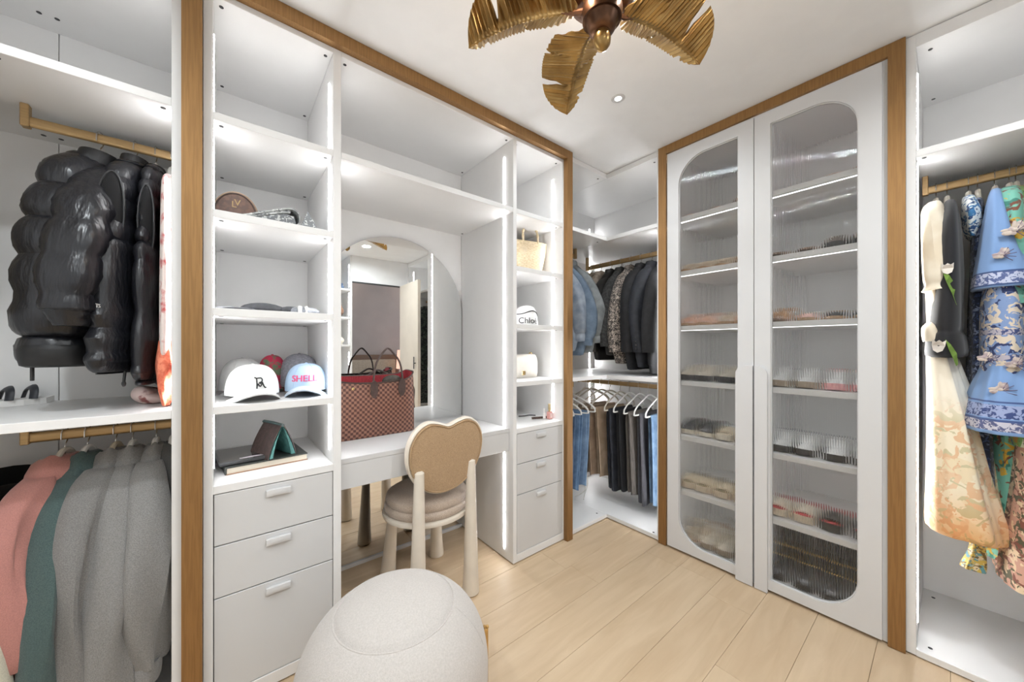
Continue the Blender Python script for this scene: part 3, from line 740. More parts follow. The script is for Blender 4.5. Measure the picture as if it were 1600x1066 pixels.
def garment(kind, label, category, loc, rz, m, torso, sleeves=(), hood=None, collar=None, group=None, folds=((3, .006, .6), (7, .003, -.8)), puff=None, cuff=None, seed=0, extra=None, both=True, sm=None, hem=0.):
    g = T(kind, label, category, loc, rz, group)
    obj('body', shell(torso, folds=folds, puff=puff, seed=seed, hem=hem), m, g)
    for i, s in enumerate((1, -1) if both else (1,)):
        if not sleeves: break
        pr = [(z, s*(uc+.010*sin(5*z+seed)), hu*(1+.06*sin(9*z+seed*1.7)), vc+(.012+.010*sin(7*z+seed*2.3))*min(1, max(0, (-z-.15)*4)), hv*(1+.08*sin(11*z+seed))) for z, uc, hu, vc, hv in sleeves]
        sl = obj('sleeve', shell(pr, nz=22, na=28, folds=[(a*.8, b*.8, c) for a, b, c in folds], puff=puff, seed=seed+7+i), sm or m, g)
        if cuff:
            z, uc, hu, vc, hv = pr[-1]
            obj('cuff', shell([(z+.01, uc, hu*.86, vc, hv*.9), (z-.01, uc, hu*.92, vc, hv*.95), (z-.045, uc, hu*.88, vc, hv*.9), (z-.055, uc, hu*.80, vc, hv*.8)], nz=8, na=28), cuff, sl)
    if hood:
        c, r = hood
        q = MB()                                            # rolled neck opening and the hood sagging down one face
        A_, B_ = r[0]*.62, r[1]*.72
        rg = []
        for k, t in ((1.62, -.060), (1.66, -.035), (1.50, -.005), (1.28, .022), (1.02, .032), (.84, .022), (.74, -.01), (.60, -.05)):
            rg.append([(A_*k*cos(a), c[1]+B_*k*sin(a), -.132+t+.022*cos(a)*(1 if t > -.03 else .3)+.008*sin(2*a+1)+.004*sin(7*a)) for a in [2*pi*j/36 for j in range(36)]])
        q.loft(rg, False, True)
        b4 = len(q.v); q.ell((c[0]*.6, r[1]*.62, -.185), (r[0]*.72, r[1]*.55, .075), 26, 14)
        q.v[b4:] = [(x+.006*sin(40*z), y+.10*r[1]*sin(34*x+18*z), z+.05*abs(x)) for x, y, z in q.v[b4:]]
        obj('hood', q, m, g)
    if collar:
        cr, cz, hgt, mm = collar
        rg = [[(cr[0]*k*cos(a), cr[1]*k*sin(a), cz+hgt*t+.012*cos(a)*(1-t)) for a in [2*pi*j/24 for j in range(24)]] for k, t in ((1.0, 0), (1.06, .35), (1.02, .8), (.94, 1), (.86, .9), (.84, .2))]
        obj('collar', MB().loft(rg, True, True), mm or m, g)
    if extra: extra(g)
    return g
def fleece(name, c, c2=None): return mat(name, c, .95, c2=c2 or [x*.8 for x in col(c)[:3]], vs=430, v2=(.35, .65), bump=.25, bs=500, sheen=.2)
def denim(name, c, c2): return mat(name, c, .85, c2=c2, vs=18, v2=(.3, .66), detail=8, bump=.3, bs=600)
# hoodie shapes
def hoodie_t(L=.72, w=1., tv=.052): return [(-.082, 0, .035, 0, .022), (-.098, 0, .062, 0, .032), (-.13, 0, .095, 0, .038), (-.18, 0, .130, 0, .042), (-.26, 0, .168*w, 0, tv*.95), (-.36, 0, .195*w, 0, tv), (-.48, 0, .205*w, 0, tv*1.05), (-L+.09, 0, .21*w, 0, tv*1.1), (-L+.055, 0, .20*w, 0, tv*.95), (-L, 0, .185*w, 0, tv*.85), (-L-.004, 0, .15*w, 0, tv*.5)]
def hoodie_s(L=.70, r=.062, out=.225): return [(-.125, out-.145, .022, 0, .030), (-.16, out-.115, .042, 0, .042), (-.22, out-.075, .056, .002, .048), (-.32, out-.030, .064, .004, .051), (-.44, out, .066, .006, .051), (-.58, out+.006, .062, .008, .047), (-L, out, .052, .008, .040)]
D90 = -pi/2
def hung(x, label_h, hm, full=False, y=1.81, z=.9525, rz=D90, lean=0.): return hanger(x, y, z, rz+lean, label_h, hm, full)
ZL, ZU = .9525, 1.9405
KN = mat('black_knit_and_shade', (.006, .006, .007), .95)
# ---- lower left rod, left to right
fo = ((2.6, .016, 1.1), (5, .010, -1.6), (11, .003, .9))
PINK = fleece('dusty_pink_fleece', (.46, .205, .175))
hung(-.402, 'ivory hanger under the pink hoodie', HV, lean=-.30)
garment('hoodie', 'dusty pink hoodie hanging on the lower left rod beside the green hoodie', 'hoodie', (-.402, 1.81, ZL), D90-.34, PINK, hoodie_t(.66, 1.05), hoodie_s(.56, out=.225), hood=((.03, .0, -.10), (.105, .062, .042)), group='hoodies on the lower rod', folds=fo, cuff=PINK, seed=2)
GREEN = fleece('bottle_green_fleece', (.075, .115, .11), (.045, .075, .075))
hung(-.354, 'white hanger under the green hoodie', HW, lean=-.26)
garment('hoodie', 'dark bottle-green hoodie hanging between the pink and the grey hoodies', 'hoodie', (-.354, 1.81, ZL), D90-.27, GREEN, hoodie_t(.80), hoodie_s(.86, out=.215), hood=((.04, .005, -.135), (.085, .045, .05)), group='hoodies on the lower rod', folds=fo, cuff=GREEN, seed=5)
GREY = fleece('heather_grey_fleece', (.235, .228, .22), (.15, .146, .142))
GREY2 = fleece('light_heather_fleece', (.275, .268, .26), (.18, .176, .172))
hung(-.291, 'beige hanger under the longest grey hoodie', HB, lean=-.22)
garment('hoodie', 'heather grey hoodie hanging next to the green hoodie, sleeve reaching lowest', 'hoodie', (-.291, 1.81, ZL), D90-.24, GREY, hoodie_t(.84), hoodie_s(.86, out=.225), hood=((.05, .0, -.125), (.085, .048, .05)), group='hoodies on the lower rod', folds=fo, cuff=GREY, seed=9)
hung(-.251, 'white hanger under the middle grey hoodie', HW, lean=-.14)
garment('hoodie', 'heather grey hoodie in the middle of the three grey ones, hood folded over its hanger', 'hoodie', (-.251, 1.81, ZL), D90-.14, GREY2, hoodie_t(.82), hoodie_s(.80, out=.225), hood=((.03, .0, -.09), (.085, .05, .055)), group='hoodies on the lower rod', folds=fo, cuff=GREY2, seed=12)
hung(-.192, 'white hanger under the grey sweatshirt by the panel', HW, lean=-.08)
garment('sweatshirt', 'light grey sweatshirt hanging nearest the brass frame on the lower left rod', 'sweatshirt', (-.192, 1.81, ZL), D90-.07, GREY2, hoodie_t(.70, tv=.034), hoodie_s(.73, out=.22), hood=((.0, .0, -.11), (.08, .035, .04)), group='hoodies on the lower rod', folds=fo, cuff=GREY2, seed=15)
def orange_print(g):
    for k, (u, z, s) in enumerate(((.16, -.33, .016), (.15, -.45, .02), (.17, -.40, .008))):
        obj('printed_motif', MB().ell((u, .0235, z), (s, .002, s*1.3), 12, 6), mat('orange_print', (.62, .16, .05), .8), g)
garment('sweatshirt', 'charcoal sweatshirt with orange print, wedged against the closet panel', 'sweatshirt', (-.150, 1.81, ZL), D90, fleece('charcoal_fleece', (.10, .10, .098)), hoodie_t(.66, .9, .018), (), group='hoodies on the lower rod', folds=((3, .002, .6),), seed=18, extra=orange_print)
hung(-.150, 'white hanger under the charcoal sweatshirt', HW)
hat = T('bucket_hat', 'black round felt hat hung at the back of the lower left closet', 'hat', (-.555, 1.98, .60))
obj('crown', MB().lathe([(.001, .05), (.09, .045), (.115, .01), (.12, -.03)], 32).xf(Matrix.Rotation(R(80), 4, 'X') @ Matrix.Translation((0, 0, .05))), KN, hat)
obj('brim', MB().lathe([(.11, -.004), (.175, -.002), (.178, .002), (.11, .006)], 40).xf(Matrix.Rotation(R(82), 4, 'X')), KN, hat)
hat.location.z = .64
garment('cardigan', 'cream cardigan at the left edge below the pink hoodie', 'cardigan', (-.63, 1.80, ZL), D90+.46, fleece('cream_knit', (.60, .57, .46)), [(-.09, 0, .05, 0, .03), (-.14, 0, .14, 0, .04), (-.30, .02, .21, .01, .05), (-.48, .06, .27, .01, .06), (-.85, .09, .28, .02, .07)], (), folds=fo, seed=21)
hung(-.63, 'ivory hanger under the cream cardigan', HV)
# ---- upper left rod
BLK = mat('black_nylon', (.010, .0105, .014), .30, var=.1, vs=12, bump=.8, bs=34, stretch=(1.6, 1.6, .4), bd=.005)
BLK2 = mat('matte_black_nylon', (.008, .008, .009), .55, var=.1, vs=12)
def puff_t(L, w, tv, top=-.085): return [(top, 0, .05, 0, .035), (top-.02, 0, .075, 0, .05), (-.15, 0, .115, 0, tv*.75), (-.22, 0, .155*w, 0, tv*.9), (-.32, 0, .19*w, 0, tv), (-.45, 0, .21*w, .0, tv*1.05), (-L+.10, 0, .215*w, 0, tv*1.05), (-L+.05, 0, .21*w, 0, tv), (-L, 0, .20*w, 0, tv*.9), (-L-.004, 0, .18*w, 0, tv*.6)]
def puff_s(L, out, k=1.): return [(-.125, out-.15, .03, 0, .04*k), (-.16, out-.12, .055, 0, .06*k), (-.23, out-.075, .075, 0, .074*k), (-.34, out-.03, .084, .01, .078*k), (-.48, out, .084, .012, .078*k), (-.60, out+.005, .078, .013, .07*k), (-L+.04, out+.003, .068, .014, .06*k), (-L, out, .05, .014, .045*k)]
def j1x(g):
    obj('zip_tape', MB().tube(cat([(.05, -.058, -.14), (.115, -.056, -.25), (.150, -.055, -.45), (.152, -.055, -.735)], 6), .006, 6), mat('grey_zip', (.16, .16, .16), .4), g)
    obj('zip_pull', MB().box(.150, .158, -.058, -.052, -.82, -.77, .001), DARK, g)
    obj('sleeve_patch', flat2d(None, .001, 'TS', .016).xf(Matrix.Translation((.20, .125, -.60)) @ Matrix.Rotation(pi, 4, 'Z') @ Matrix.Rotation(pi/2, 4, 'X')), HW, g)
    obj('hem_band', shell([(-.715, 0, .192, -.022, .094), (-.73, 0, .198, -.022, .098), (-.775, 0, .192, -.022, .092), (-.78, 0, .17, -.022, .07)], nz=6), BLK2, g)
garment('puffer_jacket', 'black shiny puffer jacket with wide baffles, leftmost on the upper left rod', 'jacket', (-.326, 1.81, ZU), D90-.40, BLK, [(z, u, hu, v-.025, hv*1.12) for z, u, hu, v, hv in puff_t(.76, .90, .088)], [(z, u, hu*.92, v+.040, hv*.86) for z, u, hu, v, hv in puff_s(.66, .172)], collar=((.062, .042), -.135, .062, BLK2), group='black puffers on the upper rod', folds=((3, .006, .5), (9, .003, 1.2)), puff=(.118, -.10, .0035), seed=31, extra=j1x)
hanger(-.326, 1.81, ZU, D90-.40, 'ivory hanger inside the wide-baffled puffer jacket', HV)
BLK3 = mat('charcoal_nylon', (.011, .0115, .015), .34, var=.1, vs=12, bump=.8, bs=50, stretch=(1.6, 1.6, .4), bd=.004)
PIPE = mat('vest_piping', (.03, .031, .034), .5)
def armhole(u, hv, z0, z1):
    def f(g):
        zc, hz = (z0+z1)/2, (z1-z0)/2
        obj('armhole', MB().ell((u-.008, .006, zc), (.022, hv, hz), 24, 14), KN, g)  # solid black ellipsoid; the shade inside the opening is put into its colour
        obj('armhole_piping', MB().tube([(u+.006-.010*abs(sin(a)), .006+hv*1.05*cos(a), zc+hz*1.03*sin(a)) for a in [2*pi*k/40 for k in range(41)]], .0026, 6), PIPE, g)
        obj('drawcord', MB().tube([(u*.92, .03, -.76), (u*.92, .032, -.80), (u*.93, .03, -.83)], .004, 6).ell((u*.93, .03, -.838), (.006, .006, .010), 8, 6), DARK, g)
    return f
def vest_t(L, w, tv): return [(-.082, 0, .05, 0, tv*.7), (-.10, 0, .085, 0, tv*.9), (-.15, 0, .125, 0, tv), (-.22, 0, .150*w, 0, tv*1.02), (-.32, 0, .165*w, 0, tv*1.02), (-.44, 0, .20*w, 0, tv*1.1), (-L+.08, 0, .225*w, 0, tv*1.15), (-L+.03, 0, .225*w, 0, tv), (-L, 0, .215*w, 0, tv*.8), (-L-.004, 0, .19*w, 0, tv*.5)]
garment('puffer_vest', 'black puffer vest with dark armhole, between the wide-baffled jacket and the quilted vest', 'vest', (-.243, 1.81, ZU), D90-.24, BLK3, vest_t(.80, 1.05, .050), (), collar=((.055, .034), -.135, .075, BLK2), group='black puffers on the upper rod', folds=((3, .005, .5),), puff=(.070, -.10, .002), seed=35, extra=armhole(.160, .030, -.40, -.17))
hanger(-.243, 1.81, ZU, D90-.24, 'ivory hanger inside the black puffer vest', HV)
garment('quilted_vest', 'thin black quilted vest beside the pink and white sherpa', 'vest', (-.192, 1.81, ZU), D90-.08, BLK3, vest_t(.84, 1.0, .030), (), collar=((.05, .026), -.14, .065, BLK2), group='black puffers on the upper rod', folds=((3, .003, .5),), puff=(.056, -.10, .0012), seed=39, extra=armhole(.155, .018, -.43, -.19))
hanger(-.192, 1.81, ZU, D90-.08, 'ivory hanger inside the thin quilted vest', HV)
FL = mat('pink_white_sherpa', (.78, .68, .64), .95, c2=(.55, .12, .12), vs=28, v2=(.36, .5), bump=.8, bs=160, sheen=.3)
def orange_tail(g):
    obj('fringe', shell([(-.70, .16, .055, .0, .016), (-.78, .18, .060, 0, .02), (-.86, .17, .05, .0, .016), (-.915, .165, .02, 0, .006)], nz=16, na=32, folds=((4, .006, 2), (9, .003, -2)), seed=3), mat('coral_sherpa', (.85, .27, .16), .95, c2=(.7, .16, .09), vs=60, bump=.8, bs=200), g)
garment('sherpa_jacket', 'pink and white sherpa with coral trim, squeezed against the closet panel above the shelf', 'jacket', (-.152, 1.81, ZU), D90, FL, [(-.105, .02, .04, 0, .012), (-.14, .02, .13, 0, .016), (-.2, 0, .20, 0, .018), (-.45, 0, .23, 0, .019), (-.72, 0, .24, 0, .019), (-.74, 0, .22, 0, .012)], (), folds=((3, .002, .5), (14, .0015, 2)), seed=41, extra=orange_tail)
hanger(-.152, 1.81, ZU, D90, 'white hanger holding the pink and white sherpa', HW)
CAMO = mat('camouflage_jersey', (.52, .46, .36), .9, c2=(.10, .085, .06), vs=22, v2=(.45, .52))
garment('camouflage_top', 'camouflage top with beige cuff at the left edge of the upper rod', 'top', (-.715, 1.81, ZU), D90-.2, CAMO, [(-.10, 0, .06, 0, .03), (-.18, 0, .18, 0, .05), (-.55, 0, .2, 0, .05), (-.60, 0, .19, 0, .03)], [(-.14, .15, .04, 0, .04), (-.22, .19, .06, 0, .045), (-.40, .225, .055, .0, .045), (-.52, .235, .05, 0, .04)], cuff=fleece('beige_cuff', (.55, .48, .38)), seed=44)
hanger(-.715, 1.81, ZU, D90-.2, 'ivory hanger under the camouflage top', HV)

# ---- corner closet, upper: denim on the short rod, jackets on the long rod
ZC = 1.9335
for i, (x, c, c2, L, ln, lab) in enumerate(((1.84, (.30, .34, .40), (.16, .20, .26), .76, .30, 'pale blue denim jacket with light lining, leftmost in the corner closet'), (1.93, (.16, .215, .285), (.09, .13, .19), .79, .34, 'mid blue denim jacket between the pale and the grey denim in the corner closet'), (2.02, (.25, .27, .28), (.14, .155, .165), .77, .40, 'grey-washed denim jacket with brown-tipped cuff in the corner closet'))):
    dm = denim('denim_%s' % ('pale', 'mid', 'grey')[i], c, c2)
    garment('denim_jacket', lab, 'jacket', (x, 1.81, ZC), D90+ln, dm, hoodie_t(L-.02, .95, .042), hoodie_s(L-.14, out=.20), collar=((.065, .045), -.125, .055, None), group='denim jackets on the corner rod', folds=fo, cuff=denim('denim_cuff_%d' % i, [k*1.2 for k in c], c2), seed=50+i)
    hanger(x, 1.81, ZC, D90+ln, 'ivory hanger inside the %s denim jacket' % ('pale blue', 'mid blue', 'grey-washed')[i], HV)
ZR = 1.9025
WOOLB = mat('black_wool', (.012, .012, .014), .85, var=.15, vs=30, bump=.2, bs=400)
WOOLN = mat('navy_black_wool', (.018, .020, .027), .8, var=.15, vs=30, bump=.2, bs=400)
LEATH = mat('black_leather', (.014, .013, .012), .35, var=.2, vs=18, bump=.3, bs=60)
BEI = mat('beige_linen', (.40, .33, .26), .9, c2=(.28, .22, .17), vs=30)
GRJ = mat('charcoal_wool', (.05, .05, .05), .9, var=.2, vs=60)
LEO = bpy.data.materials.new('leopard_print'); LEO.use_nodes = True; nt = LEO.node_tree; b = nt.nodes['Principled BSDF']; b.inputs['Roughness'].default_value = .8
tc = nd(nt, 'ShaderNodeTexCoord'); vo = nd(nt, 'ShaderNodeTexVoronoi', feature='DISTANCE_TO_EDGE'); vo.inputs['Scale'].default_value = 42
no = nd(nt, 'ShaderNodeTexNoise'); no.inputs['Scale'].default_value = 30
ad = nd(nt, 'ShaderNodeMix', data_type='RGBA'); ad.inputs[0].default_value = .06
nt.links.new(tc.outputs['Object'], ad.inputs[6]); nt.links.new(no.outputs[1], ad.inputs[7]); nt.links.new(ad.outputs[2], vo.inputs['Vector'])
rr_ = nd(nt, 'ShaderNodeValToRGB'); e_ = rr_.color_ramp.elements; e_[0].position = .14; e_[1].position = .17; e_[0].color = (.012, .011, .012, 1); e_[1].color = (.62, .53, .46, 1)
e3 = rr_.color_ramp.elements.new(.34); e3.color = (.62, .53, .46, 1); e4 = rr_.color_ramp.elements.new(.36); e4.color = (.08, .06, .05, 1)
nt.links.new(vo.outputs[0], rr_.inputs[0]); nt.links.new(rr_.outputs[0], b.inputs['Base Color'])
J = [(1.875, 'shirt', 'beige linen shirt with brown collar, first on the long corner rod', BEI, .62, .035, -.20, 'beige'),
     (1.79, 'shirt', 'pale beige shirt between the linen shirt and the black leather jacket', mat('pale_linen', (.50, .43, .36), .9, c2=(.38, .32, .26), vs=30), .60, .035, -.16, 'pale'),
     (1.69, 'leather_jacket', 'black leather jacket, first of the black jackets in the corner closet', LEATH, .78, .046, -.10, 'leather'),
     (1.60, 'blazer', 'charcoal wool blazer between the leather jacket and the leopard jacket', GRJ, .74, .044, -.06, 'charcoal'),
     (1.515, 'leopard_jacket', 'black and cream leopard print jacket in the corner closet', LEO, .80, .042, -.04, 'leopard'),
     (1.43, 'blazer', 'black wool blazer just right of the leopard jacket', WOOLB, .84, .040, 0, 'black'),
     (1.345, 'blazer', 'navy-black blazer with sleeve buttons, nearest the shoe cabinet frame', WOOLN, .82, .045, .02, 'navy'),
     (1.25, 'coat', 'black coat half hidden by the shoe cabinet frame', WOOLB, .86, .045, 0, 'coat')]
def btn(g):
    for z in (-.62, -.645, -.67, -.695): obj('button', MB().ell((.268, .03, z), (.006, .006, .006), 8, 6), DARK, g)
for i, (y, kd, lab, m, L, tv, ln, nm) in enumerate(J):
    garment(kd, lab, kd.replace('leopard_jacket', 'jacket').replace('leather_jacket', 'jacket'), (2.39, y, ZR), pi+ln, m, hoodie_t(L, .95, tv), hoodie_s(min(L-.06, .72), out=.205), collar=((.062, .034), -.122, .05, None), group='jackets on the corner rod', folds=((2.6, .006, .7), (6, .003, -1.0)), seed=60+i, extra=btn if nm == 'navy' else None)
    hanger(2.39, y, ZR, pi+ln, 'hanger inside the %s %s in the corner closet' % (nm, {'leopard': 'jacket', 'leather': 'jacket', 'coat': 'winter one'}.get(nm, kd)), HK if i > 1 else HV)
# ---- corner closet, lower: jeans, trousers and empty hangers
def trousers(kind, label, category, loc, rz, m, L=.60, hu=.15, hv=.030, group='trousers on the lower corner rods', flare=1.0, seed=0, hm=HW, hl=None):
    g = T(kind, label, category, loc, rz, group)
    P = [(-.199, 0, hu*.96, 0, .010), (-.206, 0, hu, 0, .016), (-.24, 0, hu, 0, hv), (-.40, 0, hu*.95, 0, hv*1.1), (-L+.02, 0, hu*.82*flare, 0, hv*1.2), (-L, 0, hu*.80*flare, 0, hv*1.1), (-L-.002, 0, hu*.6*flare, 0, hv*.7)]
    obj('front_leg', shell([(z, uc, u, v+.4*h, h*.62) for z, uc, u, v, h in P], nz=20, folds=((2, .006, .5), (5, .004, 1.0), (9, .002, -2)), seed=seed, hem=.006), m, g)
    obj('back_leg', shell([(z+.012 if z < -.3 else z, uc-.012, u, v-.45*h, h*.62) for z, uc, u, v, h in P], nz=20, folds=((2, .006, .5), (5, .004, 1.0), (9, .002, -2)), seed=seed+1, hem=.006), m, g)
    hanger(loc[0], loc[1], loc[2], rz, hl, hm, True)
    return g
for i, (x, c, c2, L, ln, lab) in enumerate(((1.80, (.05, .05, .055), (.02, .02, .025), .72, .25, 'black jeans folded on a white hanger, leftmost on the lower corner rod'), (1.875, (.10, .17, .29), (.05, .09, .17), .74, .28, 'dark blue jeans folded on a white hanger, second on the lower corner rod'), (1.95, (.13, .22, .36), (.06, .115, .21), .76, .30, 'bright blue jeans folded on a white hanger beside the dark pair'), (2.02, (.17, .26, .39), (.09, .15, .25), .75, .36, 'washed blue distressed jeans nearest the closet corner'))):
    trousers('jeans', lab, 'jeans', (x, 1.81, ZL), D90+ln, denim('jeans_%d' % i, c, c2), L, .16, .026, seed=80+i, hl='white plastic hanger of the %s jeans' % ('black', 'dark blue', 'bright blue', 'washed blue')[i])
KH = mat('khaki_cotton', (.30, .225, .165), .9, c2=(.24, .175, .125), vs=12)
TAN = mat('tan_cotton', (.34, .24, .165), .9, c2=(.27, .185, .125), vs=12)
NAV = mat('black_navy_cotton', (.016, .018, .026), .85, var=.2, vs=20)
GRB = mat('grey_brown_cord', (.115, .10, .09), .9, c2=(.08, .07, .062), vs=40, stretch=(8, 8, .5))
Tt = [(1.88, 'khaki trousers folded on a hanger, nearest the closet corner', KH, .74, .16, .034, HV), (1.79, 'tan trousers between the khaki and the light tan pair', TAN, .74, .16, .034, HV), (1.705, 'light tan chinos beside the black trousers', mat('light_tan', (.42, .31, .22), .9, c2=(.34, .25, .17), vs=12), .73, .16, .03, HV),
      (1.61, 'navy-black trousers, first dark pair on the lower corner rod', NAV, .80, .165, .034, HV), (1.53, 'black trousers with ragged hem between the navy and the grey-brown pair', mat('soft_black', (.012, .012, .014), .9), .78, .16, .03, HW), (1.445, 'grey-brown corduroy trousers on a white hanger', GRB, .78, .165, .034, HW), (1.365, 'dark grey trousers behind the blue jeans near the cabinet frame', mat('slate_twill', (.06, .06, .07), .9), .83, .15, .03, HW), (1.28, 'slim blue jeans hanging next to the shoe cabinet frame', denim('slim_blue', (.14, .22, .33), (.06, .11, .19)), .80, .15, .03, HW)]
for i, (y, lab, m, L, hu, hv, hm) in enumerate(Tt):
    trousers('trousers', lab, 'trousers', (2.39, y, ZL), pi+(-.12 if i < 3 else .02), m, L, hu, hv, seed=90+i, hm=hm, hl='hanger of the %s' % lab.split(' folded')[0].split(' between')[0].split(' beside')[0].split(' with')[0].split(',')[0].split(' on a')[0].split(' behind')[0].split(' hanging')[0])
cordm = mat('white_cotton_cord', (.78, .76, .72), .9)
simple('drawstring', 'white drawstring cords dangling below the khaki trousers', 'cord', MB().tube(cat([(2.21, 1.82, .25), (2.20, 1.81, .18), (2.205, 1.80, .10), (2.19, 1.83, .06), (2.15, 1.86, .037)], 6), .0035, 6).tube(cat([(2.215, 1.80, .25), (2.21, 1.78, .15), (2.20, 1.80, .07), (2.16, 1.78, .037)], 6), .0035, 6), cordm)
hanger(2.39, 1.955, ZL, pi+.25, 'bare ivory hanger near the corner of the lower rod', HV, True); hanger(2.39, 1.92, ZL, pi-.30, 'bare ivory hanger beside the khaki trousers', HV, True)

# ---- right closet dresses
ZD = 1.9215
def print_mat(name, base, stops, scale, thr, rough=.85, bands=(), dist=.3, voro=False):
    """flat cloth print: base colour with noise motifs, plus horizontal bands at object heights (zlo, zhi, colour, motif colour)"""
    m = bpy.data.materials.new(name); m.use_nodes = True; nt = m.node_tree; b = nt.nodes['Principled BSDF']; b.inputs['Roughness'].default_value = rough; b.inputs['Sheen Weight'].default_value = .15
    tc = nd(nt, 'ShaderNodeTexCoord'); cur = nd(nt, 'ShaderNodeRGB'); cur.outputs[0].default_value = col(base); cur = cur.outputs[0]
    def mix(f, a, bcol):
        q = nd(nt, 'ShaderNodeMix', data_type='RGBA'); nt.links.new(f, q.inputs[0]); nt.links.new(a, q.inputs[6])
        if isinstance(bcol, (tuple, list, str)): q.inputs[7].default_value = col(bcol)
        else: nt.links.new(bcol, q.inputs[7])
        return q.outputs[2]
    def motif(sc, lo, hi, seed):
        mp = nd(nt, 'ShaderNodeMapping'); mp.inputs['Location'].default_value = (seed*3.3, seed*1.9, seed*2.7); nt.links.new(tc.outputs['Object'], mp.inputs[0])
        n = nd(nt, 'ShaderNodeTexNoise'); n.inputs['Scale'].default_value = sc; n.inputs['Detail'].default_value = 2.5; n.inputs['Distortion'].default_value = dist*4
        nt.links.new(mp.outputs[0], n.inputs['Vector'])
        r = nd(nt, 'ShaderNodeMapRange'); r.inputs[1].default_value = lo; r.inputs[2].default_value = hi; nt.links.new(n.outputs[0], r.inputs[0]); return r.outputs[0]
    for i, c in enumerate(stops): cur = mix(motif(scale*(1+.35*i), thr, thr+.03, i+1), cur, c)
    sp = nd(nt, 'ShaderNodeSeparateXYZ'); nt.links.new(tc.outputs['Object'], sp.inputs[0])
    for i, (z0, z1, c, c2) in enumerate(bands):
        a = nd(nt, 'ShaderNodeMath', operation='GREATER_THAN'); a.inputs[1].default_value = z0; nt.links.new(sp.outputs[2], a.inputs[0])
        d = nd(nt, 'ShaderNodeMath', operation='LESS_THAN'); d.inputs[1].default_value = z1; nt.links.new(sp.outputs[2], d.inputs[0])
        k = nd(nt, 'ShaderNodeMath', operation='MULTIPLY'); nt.links.new(a.outputs[0], k.inputs[0]); nt.links.new(d.outputs[0], k.inputs[1])
        src = col(c)
        if c2:
            rg = nd(nt, 'ShaderNodeRGB'); rg.outputs[0].default_value = src; src = mix(motif(70, .5, .54, 9+i), rg.outputs[0], c2)
        cur = mix(k.outputs[0], cur, src)
    nt.links.new(cur, b.inputs['Base Color']); return m
fd = ((3, .014, .5), (7, .006, -1.), (13, .003, 1.4))
CR = mat('cream_chiffon', (.76, .68, .55), .9, c2=(.68, .58, .44), vs=8, sheen=.2)
CRS = print_mat('cream_floral_chiffon', 'efe3c9', ('ead9b8', 'e8c9a6', 'cfc5a0', 'e2bd98'), 11, .56, bands=())
nt = CRS.node_tree
# the print sits on the lower half of the skirt only; the hem runs to peach
b = nt.nodes['Principled BSDF']; src = b.inputs['Base Color'].links[0].from_socket
tc = nd(nt, 'ShaderNodeTexCoord'); sp = nd(nt, 'ShaderNodeSeparateXYZ'); nt.links.new(tc.outputs['Object'], sp.inputs[0])
mr_ = nd(nt, 'ShaderNodeMapRange'); mr_.inputs[1].default_value = -1.0; mr_.inputs[2].default_value = -.88; nt.links.new(sp.outputs[2], mr_.inputs[0])
q = nd(nt, 'ShaderNodeMix', data_type='RGBA'); nt.links.new(mr_.outputs[0], q.inputs[0]); nt.links.new(src, q.inputs[6]); q.inputs[7].default_value = col('f3ead8')
mr2 = nd(nt, 'ShaderNodeMapRange'); mr2.inputs[1].default_value = -1.22; mr2.inputs[2].default_value = -1.40; nt.links.new(sp.outputs[2], mr2.inputs[0])
q2 = nd(nt, 'ShaderNodeMix', data_type='RGBA', blend_type='MULTIPLY'); nt.links.new(mr2.outputs[0], q2.inputs[0]); nt.links.new(q.outputs[2], q2.inputs[6]); q2.inputs[7].default_value = col('f5cfa8')
nt.links.new(q2.outputs[2], b.inputs['Base Color'])
def cream_skirt(g):
    obj('waist_ruffle', shell([(-.605, .14, .11, .004, .028), (-.63, .15, .13, .0, .036), (-.68, .15, .13, .002, .034)], nz=12, folds=((5, .004, 1), (9, .002, -2)), seed=4), CR, g)
    obj('skirt', shell([(-.62, .13, .10, .005, .028), (-.72, .13, .13, .012, .036), (-.95, .12, .15, .038, .060), (-1.2, .12, .165, .060, .084), (-1.40, .12, .175, .080, .108), (-1.405, .12, .15, .080, .09)], nz=30, na=96, folds=((3, .008, .3), (9, .007, .3), (17, .003, 0)), seed=8, hem=.004), CRS, g)
garment('cream_dress', 'long cream dress with floral skirt and puff sleeves, nearest the brass frame on the right', 'dress', (2.39, .034, ZD), pi, CR, [(-.09, 0, .03, 0, .014), (-.13, .02, .13, 0, .024), (-.25, .05, .19, .0, .028), (-.45, .08, .17, 0, .026), (-.62, .12, .12, .004, .026)], [(-.10, .10, .03, -.004, .02), (-.15, .16, .06, -.006, .034), (-.28, .19, .08, -.006, .040), (-.42, .20, .085, -.006, .042), (-.46, .20, .075, -.006, .036), (-.48, .20, .085, -.006, .044)], group='dresses on the right rod', folds=((7, .006, -1.), (13, .003, 1.4)), seed=100, extra=cream_skirt, both=False)
hanger(2.39, .034, ZD, pi, 'ivory hanger of the long cream dress', HV)
BKD = print_mat('black_crepe', '17161a', (), 10, .9)
TUL = mat('tulip_white_print', (.70, .64, .57), .85, var=.04, vs=30); LEAF = mat('leaf_green_print', (.16, .27, .045), .85, var=.1, vs=30)
